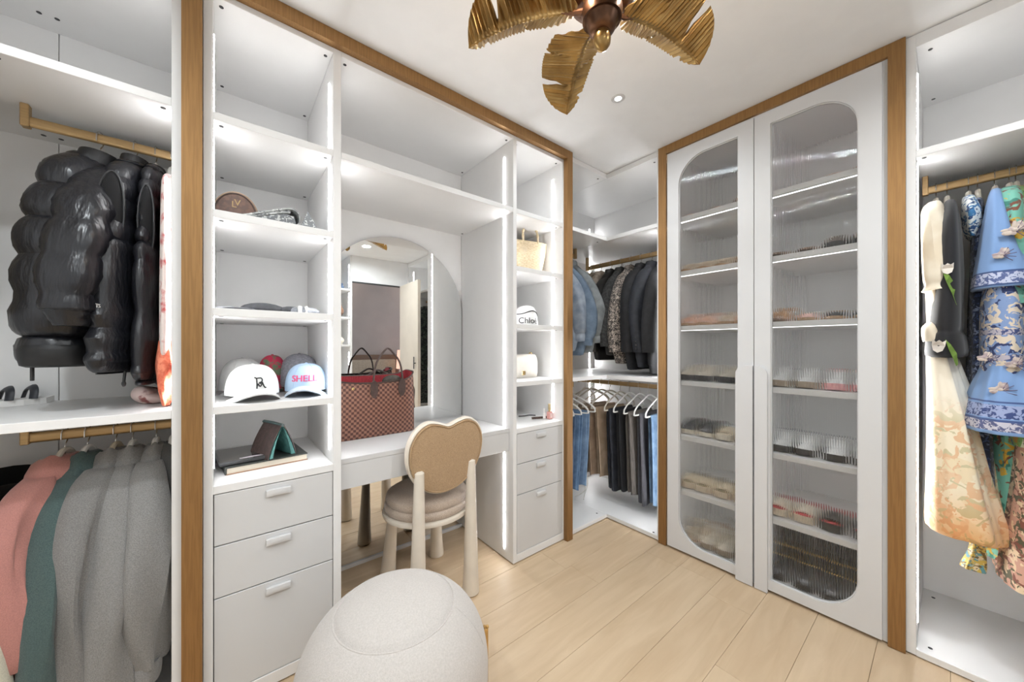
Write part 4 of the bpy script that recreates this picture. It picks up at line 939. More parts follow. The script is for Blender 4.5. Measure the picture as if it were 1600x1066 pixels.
def tulips(g):
    PF = cat([(-.22, .09, .17, .006, .028), (-.40, .10, .185, .002, .038), (-.60, .11, .19, -.004, .044), (-.66, .11, .19, -.004, .050), (-.735, .11, .195, -.004, .054)], 10)
    def blob(name, pts, m, y, ux):
        q = flat2d([[p for p in pts]], .0016); out = []
        for x, z, d in q.v:
            r = min(PF, key=lambda p: abs(p[0]-z)); vv = y-x
            out.append((r[1]+r[2]*max(0, 1-min(1, abs(vv-r[3])/r[4])**2.3)**(1/2.3)+.010+d, vv, z))
        q.v = out; obj(name, q, m, g)
    def tul(y, z, s, ux, rot=0): blob('tulip_print', [(s*(x*cos(rot)-w*sin(rot)), z+s*(w*cos(rot)+x*sin(rot))) for x, w in ((-.5, .75), (-.25, .5), (0, .72), (.22, .5), (.52, .8), (.5, .1), (.35, -.45), (0, -.7), (-.35, -.45), (-.48, .1))], TUL, y, ux)
    def lf(y, z, ux, s=1): blob('leaf_print', [(s*x, z+s*w) for x, w in ((-.016, -.05), (-.012, .0), (.005, .04), (.022, .065), (.012, .02), (.0, -.02), (-.010, -.06))], LEAF, y, ux)
    tul(.002, -.41, .030, .289); lf(.012, -.48, .297, 1.1)
    tul(-.020, -.70, .034, .302, .1); lf(.014, -.725, .305, .8); 
garment('black_dress', 'short black dress with white tulip print beside the cream dress', 'dress', (2.39, .004, ZD), pi, BKD, [(-.10, .03, .05, .008, .014), (-.12, .05, .10, .008, .018), (-.22, .09, .17, .006, .028), (-.40, .10, .185, .002, .038), (-.60, .11, .19, -.004, .044), (-.64, .11, .185, -.004, .040), (-.66, .11, .19, -.004, .050), (-.735, .11, .195, -.004, .054), (-.74, .11, .17, -.004, .03)], (), group='dresses on the right rod', folds=((5, .004, .7),), seed=104, extra=tulips)
hanger(2.39, .004, ZD, pi, 'ivory hanger of the black tulip dress', HV)
WB = print_mat('white_blue_print', 'e6ebe8', ('3d78a8', '2c4c78'), 34, .54)
garment('halter_top', 'white and blue printed halter top between the black and the blue dress', 'top', (2.39, -.052, ZD), pi, WB, [(-.085, .0, .03, 0, .012), (-.10, .03, .06, 0, .018), (-.17, .07, .10, .004, .024), (-.24, .07, .085, .008, .022), (-.27, .08, .06, .010, .01)], (), folds=((5, .004, .7),), seed=107, group='dresses on the right rod')
hanger(2.39, -.052, ZD, pi, 'ivory hanger of the white and blue halter top', HV)
NVP = print_mat('navy_pattern', '20283c', ('7c86a0', '3b4a70'), 40, .56)
garment('navy_dress', 'navy patterned long dress hanging behind the blue embroidered dress', 'dress', (2.39, -.075, ZD), pi, NVP, [(-.10, 0, .04, 0, .012), (-.16, 0, .12, 0, .016), (-.45, 0, .16, 0, .020), (-.9, .0, .18, 0, .028), (-1.25, .02, .2, .0, .036)], (), folds=fd, seed=109, group='dresses on the right rod')
hanger(2.39, -.075, ZD, pi, 'ivory hanger of the navy patterned dress', HV)
BLU = print_mat('chambray_blue', '7d9dcb', (), 10, .9)
BLB = print_mat('blue_bordered', '7d9dcb', (), 20, .68, bands=((-.480, -.440, 'b9bfd6', '54618f'), (-.440, -.434, '3d527f', None), (-.486, -.480, '3d527f', None)))
BLT = print_mat('blue_embroidered', '8199c4', ('2d3a66', 'd9cbb8'), 26, .52, bands=((-.66, -.64, 'b9b2bd', '43507e'), (-.75, -.73, 'b9b2bd', '43507e')))
BLS = print_mat('blue_skirt_border', '7d9dcb', (), 18, .67, bands=((-.948, -.903, '9aa6cc', '3a4a7c'), (-.896, -.890, '46598a', None), (-.960, -.952, '46598a', None), (-.992, -.960, 'c5c3cf', '5a5f85')))
FLW = mat('embroidered_cream_petal', (.62, .53, .46), .85, c2=(.40, .32, .33), vs=60); FLD = mat('embroidered_plum_line', (.13, .10, .16), .85)
def blue_parts(g):
    obj('bell_sleeve', shell([(-.105, .10, .04, -.004, .012), (-.15, .15, .06, -.004, .020), (-.25, .18, .075, -.002, .034), (-.36, .19, .085, .004, .052), (-.455, .19, .10, .010, .070), (-.488, .19, .102, .012, .074), (-.490, .19, .09, .012, .065)], nz=26, na=72, folds=((4, .006, .3), (9, .004, .5)), seed=31), BLB, g)
    obj('skirt_flounce', shell([(-.755, .15, .12, .012, .050), (-.79, .15, .13, .012, .056), (-.87, .16, .15, .014, .078), (-.995, .16, .17, .016, .104), (-.997, .16, .15, .016, .088)], nz=24, na=96, folds=((4, .010, .2), (9, .009, .2), (16, .003, 0)), seed=33), BLS, g)
    def spray(u, y, z, s):
        mb = MB(); m2 = MB()
        for k in range(7):
            a = .5+k*.62; L = s*(.5+.5*abs(sin(k*2.1)))
            mb.ell((u+.002, y+cos(a)*L*.6, z+sin(a)*L*.6), (.003, L*.42*abs(cos(a))+.004, L*.42*abs(sin(a))+.004), 8, 6)
        mb.ell((u+.003, y-.002, z), (.004, s*.26, s*.24), 12, 6)
        for k in range(5):
            a = -.8+k*.5
            m2.tube([(u+.004, y, z-.2*s), (u+.004, y+cos(a)*s*.7, z+sin(a)*s*.8-.2*s), (u+.003, y+cos(a)*s*1.25, z+sin(a)*s*1.3-.2*s)], .0011, 5)
        e_ = obj('embroidered_spray', mb, FLW, g); obj('embroidered_stems', m2, FLD, e_)
    spray(.283, .030, -.30, .030); spray(.290, .004, -.38, .022); spray(.300, .0, -.85, .026); spray(.285, -.03, -.74, .020); spray(.284, .03, -.76, .022)
garment('blue_dress', 'pale blue embroidered dress with bell sleeve and patterned borders in the right closet', 'dress', (2.39, -.116, ZD), pi, BLT, [(-.095, .0, .03, 0, .012), (-.13, .03, .12, 0, .022), (-.24, .07, .17, .004, .036), (-.45, .10, .17, .008, .044), (-.58, .12, .155, .012, .056), (-.78, .14, .135, .012, .056), (-.83, .15, .125, .012, .05)], (), group='dresses on the right rod', folds=((5, .004, .5), (11, .002, 1)), seed=111, extra=blue_parts)
hanger(2.39, -.116, ZD, pi, 'ivory hanger of the pale blue embroidered dress', HV)
TEAL = print_mat('teal_print', '74b5a2', ('3f7f72', 'c9a23c', '7a4a3a'), 16, .60)
GRN = print_mat('green_silk_print', '7da95f', ('d5dcc0', '2c4f82', 'b88a2c'), 20, .57, rough=.5)
garment('green_dress', 'green silk print dress just right of the blue embroidered dress', 'dress', (2.39, -.165, ZD), pi, GRN, [(-.09, .0, .04, 0, .018), (-.12, .02, .12, 0, .030), (-.22, .04, .18, .008, .036), (-.60, .04, .19, .006, .034), (-1.05, .04, .20, .01, .04)], (), group='dresses on the right rod', folds=fd, seed=115)
hanger(2.39, -.165, ZD, pi, 'ivory hanger of the green silk print dress', HV)
garment('teal_dress', 'long teal patterned dress behind the blue embroidered dress', 'dress', (2.39, -.150, ZD), pi, TEAL, [(-.09, .0, .04, 0, .018), (-.12, .02, .14, 0, .028), (-.25, .05, .20, .0, .036), (-.8, .02, .17, .0, .046), (-1.2, .0, .17, .0, .060), (-1.50, .0, .17, .0, .075)], [(-.11, .12, .03, -.01, .018), (-.18, .17, .05, -.014, .024), (-.42, .20, .05, -.02, .026), (-.55, .20, .06, -.02, .03)], group='dresses on the right rod', folds=fd, seed=117, both=False)
hanger(2.39, -.150, ZD, pi, 'ivory hanger of the long teal dress', HV)
ROSE = print_mat('rose_pleat_print', 'c79a86', ('7c4a3c', 'e0c9a8', '55513a'), 18, .55)
garment('rose_skirt', 'pleated rose and brown patterned long skirt at the right edge', 'skirt', (2.39, -.200, ZD), pi, ROSE, [(-.09, 0, .03, 0, .012), (-.20, .0, .10, 0, .018), (-.9, .06, .17, .0, .05), (-1.2, .07, .20, .0, .065), (-1.53, .07, .21, .0, .09), (-1.533, .07, .18, .0, .07)], (), group='dresses on the right rod', folds=((9, .009, .2), (15, .005, .2)), seed=119)
hanger(2.39, -.200, ZD, pi, 'ivory hanger of the pleated rose skirt', HV)
SCF = print_mat('yellow_blue_silk', 'cdb357', ('5f9aa8', 'dccfae', '6b5a34'), 30, .54, rough=.4)
sf = T('silk_scarf', 'yellow and blue silk scarf end dangling below the cream skirt', 'scarf', (2.20, -.075, .62))
obj('cloth', shell([(0, 0, .015, 0, .010), (-.10, 0, .02, .004, .014), (-.17, 0, .022, .006, .02), (-.235, 0, .024, .014, .030), (-.24, 0, .015, .014, .02)], nz=18, na=36, folds=((4, .004, .5), (9, .002, 1)), seed=121), SCF, sf)
DK = print_mat('black_lace_embroidery', '18181a', ('4c5048', '2f3a30'), 22, .52)
for i, (y, lab) in enumerate(((-.60, 'black embroidered lace dress deep in the right closet, seen in the mirror'), (-.70, 'dark floral lace dress at the far end of the right closet'), (-.80, 'black sequinned gown beside the far end panel of the right closet'))):
    garment('lace_dress', lab, 'dress', (2.39, y, ZD), pi, DK, [(-.09, 0, .04, 0, .02), (-.15, 0, .15, 0, .035), (-.35, 0, .20, 0, .045), (-.8, .02, .21, 0, .05), (-1.5, .02, .22, 0, .06)], [(-.12, .15, .04, 0, .03), (-.25, .20, .06, 0, .04), (-.55, .22, .05, 0, .035)], group='dresses on the right rod', folds=fd, seed=130+i)
    hanger(2.39, y, ZD, pi, 'hanger of the %s' % lab.split(' deep')[0].split(' at')[0].split(' beside')[0], HV)
# ================= things on the shelves
S1, S2, S3, S4, S5 = 1.677, 1.350, 1.021, 1.021, .757
def cap_thing(label, loc, rz, m, brim_m, size=1., h=.105, decal=None, under=None, tilt=0, group='baseball caps on the shelf', open_back=True):
    g = T('baseball_cap', label, 'cap', loc, rz, group)
    a, b = .088*size, .080*size
    prof = []
    for i in range(15):
        t = pi/2*i/14; prof.append((max(cos(t)**.72, .004), h*sin(t)**.86))
    ringsL = [[(a*k*cos(q)*(1-.06*(z/h)), b*k*sin(q), z+.022) for q in [2*pi*j/48 for j in range(48)]] for k, z in prof]
    mb = MB().loft([[(x*.97, y*.97, z) for x, y, z in ringsL[0]]]+ringsL, False, True)
    obj('crown', mb, m, g)
    obj('button', MB().ell((0, 0, h+.0235), (.006, .006, .0035), 10, 6), m, g)
    for k in range(6):
        q = pi/6+k*pi/3
        pts = [(a*kk*cos(q)*(1-.06*(z/h))*1.004, b*kk*sin(q)*1.004, z+.0225) for kk, z in prof]
        obj('seam', MB().tube(pts, .0009, 5), m, g)
    # brim: curved plate
    nb = 24; R0 = []; 
    def plate(dz):
        rows = []
        for i in range(9):
            s = i/8; row = []
            for j in range(nb+1):
                t = -1+2*j/nb; w = b*.98
                y = w*t*(1+.05*s); x0_ = a*sqrt(max(0, 1-(t*.98)**2))*.985
                ext = .070*size*(1-abs(t)**2.6)
                row.append((x0_+s*ext, y, .044-.040*t*t-.013*s+dz+.004*(1-t*t)*s))
            rows.append(row)
        return rows
    top, bot = plate(0), plate(-.0042)
    rr__ = [r+q[::-1] for r, q in zip(top, bot)]
    obj('brim', MB().loft(rr__), brim_m, g)
    if decal: decal(g, a, b, h)
    return g
def wrap(mb, a, b, h, z0, yoff=0., lift=.0016):
    def f(p):
        x, z, d = p[0], p[1], p[2]
        zz = min(max(z+z0, 0), h*.98); t = math.asin(min(1, (zz/h)**(1/.86))); k = max(cos(t)**.72, .05)
        q = (x+yoff)/(b*max(k, .4)); 
        return ((a*k*(1-.06*zz/h)+lift+d)*cos(q), (b*k+lift+d)*sin(q), zz+.022)
    mb.v = [f(p) for p in mb.v]; return mb
WCAP = mat('white_cotton_twill', (.82, .82, .81), .9, var=.02, vs=30, bump=.2, bs=500)
def rm(g, a, b, h):
    st = lambda pts: [(x*.017, z*.020, 0) for x, z in pts]
    k = MB()
    for pts in ([(-.9, 1.0), (-.55, .85), (-.5, .2), (-.55, -1.0)], [(-.55, .85), (.25, .9), (.5, .55), (.35, .2), (-.1, .05)], [(-.1, .05), (.1, -.1), (.45, .1), (.55, -.05)], [(-.5, -.6), (-.35, -.15), (.05, -.65), (.5, -.1), (.7, -.5), (.95, -.9), (1.15, -.85)]):
        k.tube(cat([(x*.017, z*.020, .0) for x, z in pts], 4), .0022, 6)
    obj('monogram', wrap(k, a, b, h, .045, .006, .0012), mat('black_embroidery', (.015, .015, .016), .8), g)
cap_thing('white baseball cap with black RM monogram at the front of the cap shelf', (.085, 1.688, S3-.001), D90+.12, WCAP, WCAP, 1.06, .110, rm)
GWC = mat('pale_grey_cotton', (.60, .60, .59), .9, var=.02, vs=30)
cap_thing('pale grey cap behind the white monogram cap', (.060, 1.90, S3-.001), D90+.1, GWC, GWC, 1.0, .128)
BCAP = mat('washed_sky_blue_cotton', (.46, .60, .76), .9, c2=(.40, .54, .72), vs=14, bump=.2, bs=500)
BBRIM = mat('pale_blue_brim', (.62, .70, .80), .9)
def shelltxt(g, a, b, h):
    mb = flat2d(None, .0016, 'SHELL', .034); mb.v = [(x*1.02, z*1.05, d) for x, z, d in mb.v]
    q = MB(); 
    q.v, q.f, q.sm = mb.v, mb.f, mb.sm
    # embolden by an offset copy
    v2 = [(x+.0016, z, d-.0002) for x, z, d in mb.v]; n = len(mb.v); q.f = q.f+[tuple(i+n for i in f) for f in mb.f]; q.v = q.v+v2; q.sm = [False]*len(q.f)
    obj('lettering', wrap(q, a, b, h, .050, 0, .0014), mat('hot_pink_felt', (.72, .09, .22), .9), g)
cap_thing('light blue baseball cap lettered SHELL in pink', (.268, 1.705, S3-.001), D90-.26, BCAP, BBRIM, .96, .108, shelltxt)
GCP = mat('grey_melange_cotton', (.26, .26, .29), .9, c2=(.20, .20, .23), vs=120)
cap_thing('grey cap turned backwards behind the light blue cap', (.27, 1.90, S3-.001), D90+.5, GCP, GCP, 1.05, .145)
FLO = mat('floral_cap_cloth', (.40, .02, .06), .9, c2=(.10, .14, .08), vs=34, v2=(.42, .5))
cap_thing('red floral cap between the grey caps at the back of the shelf', (.168, 1.925, S3-.001), D90-.1, FLO, FLO, .72, .140)
# pouch and scarf on the upper shelf
pp = T('monogram_pouch', 'brown round pouch with tan piping standing on the silver scarf', 'pouch', (.040, 1.79, S1+.055), R(-97))
BRP = mat('brown_monogram_canvas', (.115, .060, .040), .55, c2=(.07, .036, .026), vs=50)
TNP = mat('tan_vachetta_leather', (.42, .29, .20), .5, var=.06)
halfd = [(.066*cos(t), .066*sin(t)*1.32-.002) for t in [pi*i/24 for i in range(25)]]
def std(loops, d): return flat2d(loops, d).xf(Matrix(((0, 0, 1, 0), (1, 0, 0, 0), (0, 1, 0, 0), (0, 0, 0, 1))))
obj('gusset', std([[(x*1.12, z*1.10) for x, z in halfd]], .075), TNP, pp)
obj('face', std([halfd], .084), BRP, pp)
obj('piping', MB().tube([(.042, x, z) for x, z in halfd]+[(.042, halfd[0][0], halfd[0][1])], .0035, 6), mat('dark_piping', (.05, .026, .018), .5), pp)
for t_, dx, dz in (('L', -.006, -.004), ('V', .005, .004)):
    obj('monogram', flat2d(None, .001, t_, .034).xf(Matrix.Translation((.0428, dx, .045+dz)) @ Matrix(((0, 0, 1, 0), (1, 0, 0, 0), (0, 1, 0, 0), (0, 0, 0, 1)))), mat('monogram_ochre', (.36, .24, .09), .5), pp)
SIL = print_mat('silver_grey_jacquard', 'a8abaa', ('d4d6d3', '77797b'), 48, .53, rough=.45)
SIL2 = print_mat('charcoal_jacquard', '6c6f72', ('c4c7c4',), 60, .55, rough=.5)
scf = T('folded_scarf', 'silver grey patterned scarf folded on the second shelf of the left tower', 'scarf', (.10, 1.70, S1))
def sheet(pts, y0, y1, th_, name, m, parent, wob=.003, n=10):
    P = cat(pts, 8); rg = []
    for k in range(n+1):
        y = y0+(y1-y0)*k/n
        up = [(x, y+wob*sin(20*x+k), z+wob*sin(9*x+k*1.3)) for x, z in P]
        dn = [(x, yy_, z-th_) for x, yy_, z in up[::-1]]
        rg.append(up+dn)
    mb = MB().loft(rg, False, False); L_ = len(P); n2 = 2*L_
    mb.add(rg[0], [(i, i+1, n2-2-i, n2-1-i) for i in range(L_-1)]); mb.add(rg[-1], [(i+1, i, n2-1-i, n2-2-i) for i in range(L_-1)])
    return obj(name, mb, m, parent)
sheet([(-.125, .014), (-.06, .020), (.0, .044), (.06, .068), (.105, .080), (.128, .062), (.124, .024), (.09, .009), (.03, .0075), (-.06, .0075)], -.095, .13, .006, 'upper_fold', SIL, scf)
sheet([(-.125, .048), (-.05, .052), (.0, .054), (.045, .072)], .0, .16, .022, 'inner_fold', SIL, scf)
sheet([(-.115, .012), (-.05, .026), (.0, .040), (.06, .062), (.10, .072)], -.088, .12, .010, 'middle_fold', SIL, scf)
sheet([(-.10, .014), (.0, .024), (.06, .040), (.112, .054)], -.082, .12, .009, 'middle_fold', SIL2, scf)
sheet([(-.06, .012), (.03, .018), (.115, .034)], -.086, .12, .008, 'middle_fold', SIL, scf)
obj('lining_fold', MB().loft([[(x, y, z) for x, z in ((-.10, .009), (.110, .010), (.118, .030), (.112, .052), (.085, .058), (.0, .030))] for y in (-.084, -.02, .06, .12)], smooth=False), SIL2, scf)
tri = MB(); tri.loft([[(.13, -.10+k*.05, .006), (.158, -.09+k*.05, .085-.006*k), (.20, -.10+k*.05, .006), (.165, -.10+k*.05, .004)] for k in range(5)], smooth=False)
obj('pointed_fold', tri, SIL2, scf)
# grey visor cap lying flat, shelf three
gv = T('grey_cap', 'flattened grey cap and visor lying on the third shelf of the left tower', 'cap', (.10, 1.66, S2))
DGR = mat('charcoal_felt', (.07, .072, .08), .9, var=.1, vs=60)
obj('crown', MB().ell((.02, .06, .018), (.075, .07, .026), 24, 10).ell((.115, .05, .016), (.05, .06, .020), 20, 8), DGR, gv)
obj('brim', MB().ell((-.07, .0, .009), (.065, .07, .008), 24, 8), mat('grey_felt', (.16, .165, .18), .9, var=.1, vs=60), gv)
obj('band', MB().ell((.155, .02, .015), (.060, .05, .020), 24, 10), mat('light_grey_knit', (.30, .31, .34), .95, c2=(.2, .21, .23), vs=60), gv)
obj('stripe', MB().box(.128, .142, -.030, .0, .006, .034, .003).box(.152, .162, -.030, .0, .006, .034, .003), HW, gv)
# book, tablet, wallet
bk = T('notebook', 'thick dark notebook with cream pages under the tablet', 'book', (.125, 1.80, S5), R(5))
DKC = mat('speckled_dark_cover', (.045, .05, .045), .45, c2=(.022, .024, .022), vs=90, v2=(.4, .6))
PGS = mat('cream_page_edges', (.66, .60, .50), .8, c2=(.56, .50, .41), vs=8, stretch=(1, 1, 60))
obj('cover', MB().box(-.135, .128, -.155, .15, .024, .028, .0012).box(-.138, -.133, -.155, .15, .001, .028, .0012), DKC, bk)
obj('back_cover', MB().box(-.135, .128, -.155, .15, .0006, .004, .0012), mat('copper_cover', (.36, .20, .12), .45), bk)
obj('pages', MB().box(-.132, .125, -.152, .147, .0042, .0238, .0006), PGS, bk)
tb = T('tablet', 'dark tablet in a transparent case lying on the notebook', 'tablet', (.055, 1.77, S5+.0285), R(6))
obj('case', MB().box(-.082, .082, -.115, .115, .0, .014, .004), mat('smoky_case', (.05, .052, .055), .12, var=.1), tb)
obj('screen', MB().box(-.074, .074, -.106, .106, .0135, .0148, .0005), mat('grey_brown_screen', (.12, .105, .095), .12, c2=(.035, .033, .034), vs=14, stretch=(1, 6, 1)), tb)
obj('pale_strip', MB().box(-.02, .06, -.098, -.080, .0145, .0152, .0003), mat('mottled_pale', (.55, .5, .55), .3, c2=(.2, .18, .2), vs=40), tb)  # pale mottled strip across one end of the screen
wl = T('wallet', 'brown wallet with teal lining standing open like a tent on the notebook', 'wallet', (.158, 1.715, S5+.0285), R(20))
BRW = mat('dark_brown_leather_grain', (.055, .034, .030), .5, var=.2, vs=60, bump=.3, bs=200)
TEL = mat('teal_lining', (.12, .30, .29), .55, c2=(.07, .2, .19), vs=50)
for s in (-1, 1):
    rg = []
    for k in range(9):
        t = k/8; x = s*(.054-.048*t+.006*sin(pi*t)); z = .125*t
        d = .004
        rg.append([(x, -.060, z), (x, .085-.01*t, z), (x-s*d, .085-.01*t, z), (x-s*d, -.060, z)])
    obj('leather_flap', MB().loft(rg, smooth=False), BRW, wl)
    rg = []
    for k in range(9):
        t = k/8; x = s*(.047-.045*t+.004*sin(pi*t)); z = .118*t+.002
        rg.append([(x, -.062, z), (x, .078-.01*t, z), (x-s*(.012*(1-t)+.001), .078-.01*t, z), (x-s*(.012*(1-t)+.001), -.058, z)])
    obj('lining', MB().loft(rg, smooth=False), TEL, wl)
obj('spine', MB().tube([(0, -.060, .124), (0, .0, .126), (0, .085, .125)], .0065, 8, flat=1.2), mat('teal_black_binding', (.04, .07, .07), .5), wl)
# right tower
sb = T('straw_bag', 'natural straw tote with braided handle on the right tower', 'handbag', (1.535, 1.735, S1), R(-12))
STR = mat('woven_straw', (.70, .58, .40), .85, c2=(.52, .40, .25), vs=70, stretch=(1, 1, 3), v2=(.35, .6), bump=.8, bs=160)
def bagrings(prof, e=3.2, n=40):
    out = []
    for z, hx, hy in prof:
        out.append([((1 if cos(a) > 0 else -1)*abs(cos(a))**(2/e)*hx, (1 if sin(a) > 0 else -1)*abs(sin(a))**(2/e)*hy, z) for a in [2*pi*j/n for j in range(n)]])
    return out
obj('body', MB().loft(bagrings([(.001, .085, .045), (.008, .092, .052), (.06, .105, .058), (.12, .120, .06), (.18, .136, .056), (.215, .145, .05), (.222, .145, .048), (.222, .138, .042), (.20, .132, .045)])), STR, sb)
obj('handle', MB().tube(cat([(-.05, -.045, .20), (-.052, -.040, .27), (-.035, -.035, .315), (.0, -.033, .333), (.035, -.035, .318), (.055, -.040, .27), (.053, -.045, .20)], 6), [.0075+.0022*sin(i*1.9) for i in range(37)], 8), STR, sb)
obj('patch', MB().lathe([(.001, -.002), (.024, -.0015), (.026, 0), (.024, .001)], 24).xf(Matrix.Translation((-.06, -.0605, .155)) @ Matrix.Rotation(pi/2, 4, 'X')), mat('straw_disc', (.66, .54, .37), .8), sb)
vz = T('visor_cap', 'white visor with black trim and the lettering Chloé', 'cap', (1.495, 1.72, S2), R(-112))
arcp = [(a_, ) for a_ in range(33)]
rg = []
for i in range(33):
    q = -1.15+2.3*i/32; r_ = .092
    k = cos(q)
    rg.append([(r_*cos(q)*(1.0), r_*1.0*sin(q), .006+.002*k), ((r_-.010)*cos(q), (r_-.010)*sin(q), .075+.030*k), ((r_-.022)*cos(q), (r_-.022)*sin(q), .092+.036*k), ((r_-.030)*cos(q), (r_-.030)*sin(q), .085+.03*k), ((r_-.006)*cos(q), (r_-.006)*sin(q), .006)])
obj('crown', MB().loft(rg), WCAP, vz)
obj('top', MB().ell((-.02, 0, .060), (.080, .080, .058), 28, 12), WCAP, vz)
obj('trim', MB().tube([((.092-.0075)*cos(q)+.001, (.092-.0075)*sin(q), .062+.026*cos(q)+.010*sin(3*q)) for q in [-1.15+2.3*i/32 for i in range(33)]], .003, 6), mat('black_piping', (.02, .02, .02), .6), vz)
tx = flat2d(None, .0012, 'Chloé', .052)
tx.v = [((.0935-z*.16+d)*cos((x)/.090), (.0935-z*.16+d)*sin(x/.090), z+.032) for x, z, d in tx.v]
obj('lettering', tx, mat('black_print', (.015, .015, .016), .6), vz)
cb_ = T('quilted_bag', 'cream quilted shoulder bag with gold clasp on the right tower', 'handbag', (1.475, 1.745, S3), R(-8))
CRL = mat('cream_quilted_leather', (.76, .72, .65), .45, var=.02)
def quilt(name, hw, hd, hh):
    rg = []
    N = 40
    for i in range(N+1):
        x = -hw+2*hw*i/N; row = []
        ex = max(0, abs(x)/hw-.82)/.18; ht = hh*(1-.13*ex**2)
        for j in range(24+1):
            z = ht*j/24
            ch_ = abs(((abs(x*2)+z*1.7)/.030) % 1-.5)*2
            yb = hd*(1-.5*abs(2*j/24-1)**4)*(1-.35*ex**3)
            row.append((x, -yb-.0022*ch_, z+.001))
        row += [(x, -p[1], p[2]) for p in row[::-1]]
        rg.append(row)
    return MB().loft(rg)
obj('body', quilt('q', .125, .042, .150), CRL, cb_)
gm = mat('gold_hardware', (.72, .52, .24), .25, metal=1)
obj('clasp', MB().box(-.008, .020, -.050, -.044, .020, .046, .003), gm, cb_)
obj('chain_ring', MB().tube([(.085+.010*cos(t), -.005, .152+.010*sin(t)) for t in [2*pi*i/16 for i in range(17)]], .003, 6), gm, cb_)
bb = T('dark_handbag', 'black round bag half hidden behind the tower divider above the drawers', 'handbag', (1.40, 1.80, S5))
obj('body', MB().lathe([(.03, .001), (.075, .006), (.092, .06), (.085, .13), (.05, .175), (.004, .185)], 28, sy=.7), mat('black_pebbled_leather', (.03, .03, .031), .5, var=.2, vs=60, bump=.3, bs=200), bb)
obj('strap', MB().tube(cat([(.085, -.04, .012), (.13, -.045, .010), (.18, -.04, .008), (.215, -.06, .005)], 6), .004, 6), DARK, bb)
sg = T('sunglasses', 'folded brown sunglasses in front of the perfume bottle', 'glasses', (1.575, 1.665, S5), R(-20))
obj('frame', MB().box(-.055, .05, -.016, -.012, .002, .016, .001).tube([(-.05, -.012, .010), (.045, .012, .006)], .0025, 6).tube([(.045, -.012, .010), (-.045, .016, .006)], .0025, 6), mat('tortoise_acetate', (.10, .055, .035), .25, c2=(.04, .02, .015), vs=60), sg)
obj('lens', MB().box(-.050, -.008, -.0175, -.0155, .003, .015).box(.004, .046, -.0175, -.0155, .003, .015), mat('brown_lens', (.06, .035, .025), .1), sg)
pb = T('perfume_bottle', 'small clear bottle with pink label and gold cap on the right tower', 'bottle', (1.622, 1.615, S5))
obj('glass', MB().box(-.015, .015, -.015, .015, .0005, .048, .004), mat('pink_bottle', (.72, .36, .32), .12, var=.04), pb)
obj('label', MB().box(-.010, .010, -.0158, -.0148, .010, .040, .0003), mat('pale_pink_label', (.85, .62, .58), .5), pb)
obj('neck', MB().lathe([(.007, .046), (.007, .060)], 14), gm, pb)
obj('cap', MB().lathe([(.010, .060), (.010, .096), (.008, .098), (.001, .098)], 20), mat('gold_cap', (.62, .48, .28), .3, metal=.8), pb)
nb = T('nail_polish', 'white nail polish bottle beside the perfume bottle', 'bottle', (1.598, 1.64, S5))
obj('glass', MB().box(-.010, .010, -.008, .008, .0005, .036, .003), HW, nb)
obj('cap', MB().lathe([(.006, .036), (.0055, .068), (.001, .069)], 12), HW, nb)
# left closet shelf
sn = T('sandal', 'black and white sandal at the left edge of the middle closet shelf', 'sandal', (-.60, 1.98, 1.0215), R(30))
obj('sole', MB().loft([[(x, y*w, z) for y in (-1, 1)]+[(x, y*w*.95, z+.02) for y in (1, -1)] for x, w, z in ((-.13, .02, 0), (-.10, .034, 0), (-.02, .03, 0), (.06, .042, 0), (.11, .035, 0), (.135, .012, .003))], smooth=False), HW, sn)
for x in (-.02, .03, .08):
    obj('strap', MB().tube(cat([(x, -.040, .020), (x+.005, -.03, .048), (x+.008, 0, .060), (x+.005, .03, .048), (x, .040, .020)], 4), .011, 8, flat=.35), mat('black_strap', (.02, .022, .03), .5), sn)
fz = T('blush_top', 'crumpled blush and white top lying on the closet shelf under the sherpa', 'clothing', (-.19, 1.80, 1.0215))
mbz = MB()
for i, (dx, dy, rx, ry, rz_) in enumerate(((0, 0, .055, .09, .024), (-.02, -.03, .035, .05, .032), (.025, .05, .030, .06, .028))):
    b4 = len(mbz.v); mbz.ell((dx, dy, rz_), (rx, ry, rz_), 28, 12)
    mbz.v[b4:] = [(x+.005*sin(60*y+i), y, max(.0005, z+.004*sin(70*x+40*y))) for x, y, z in mbz.v[b4:]]
obj('cloth', mbz, mat('blush_cloth', (.78, .62, .58), .9, c2=(.36, .14, .13), vs=26, v2=(.36, .44)), fz)

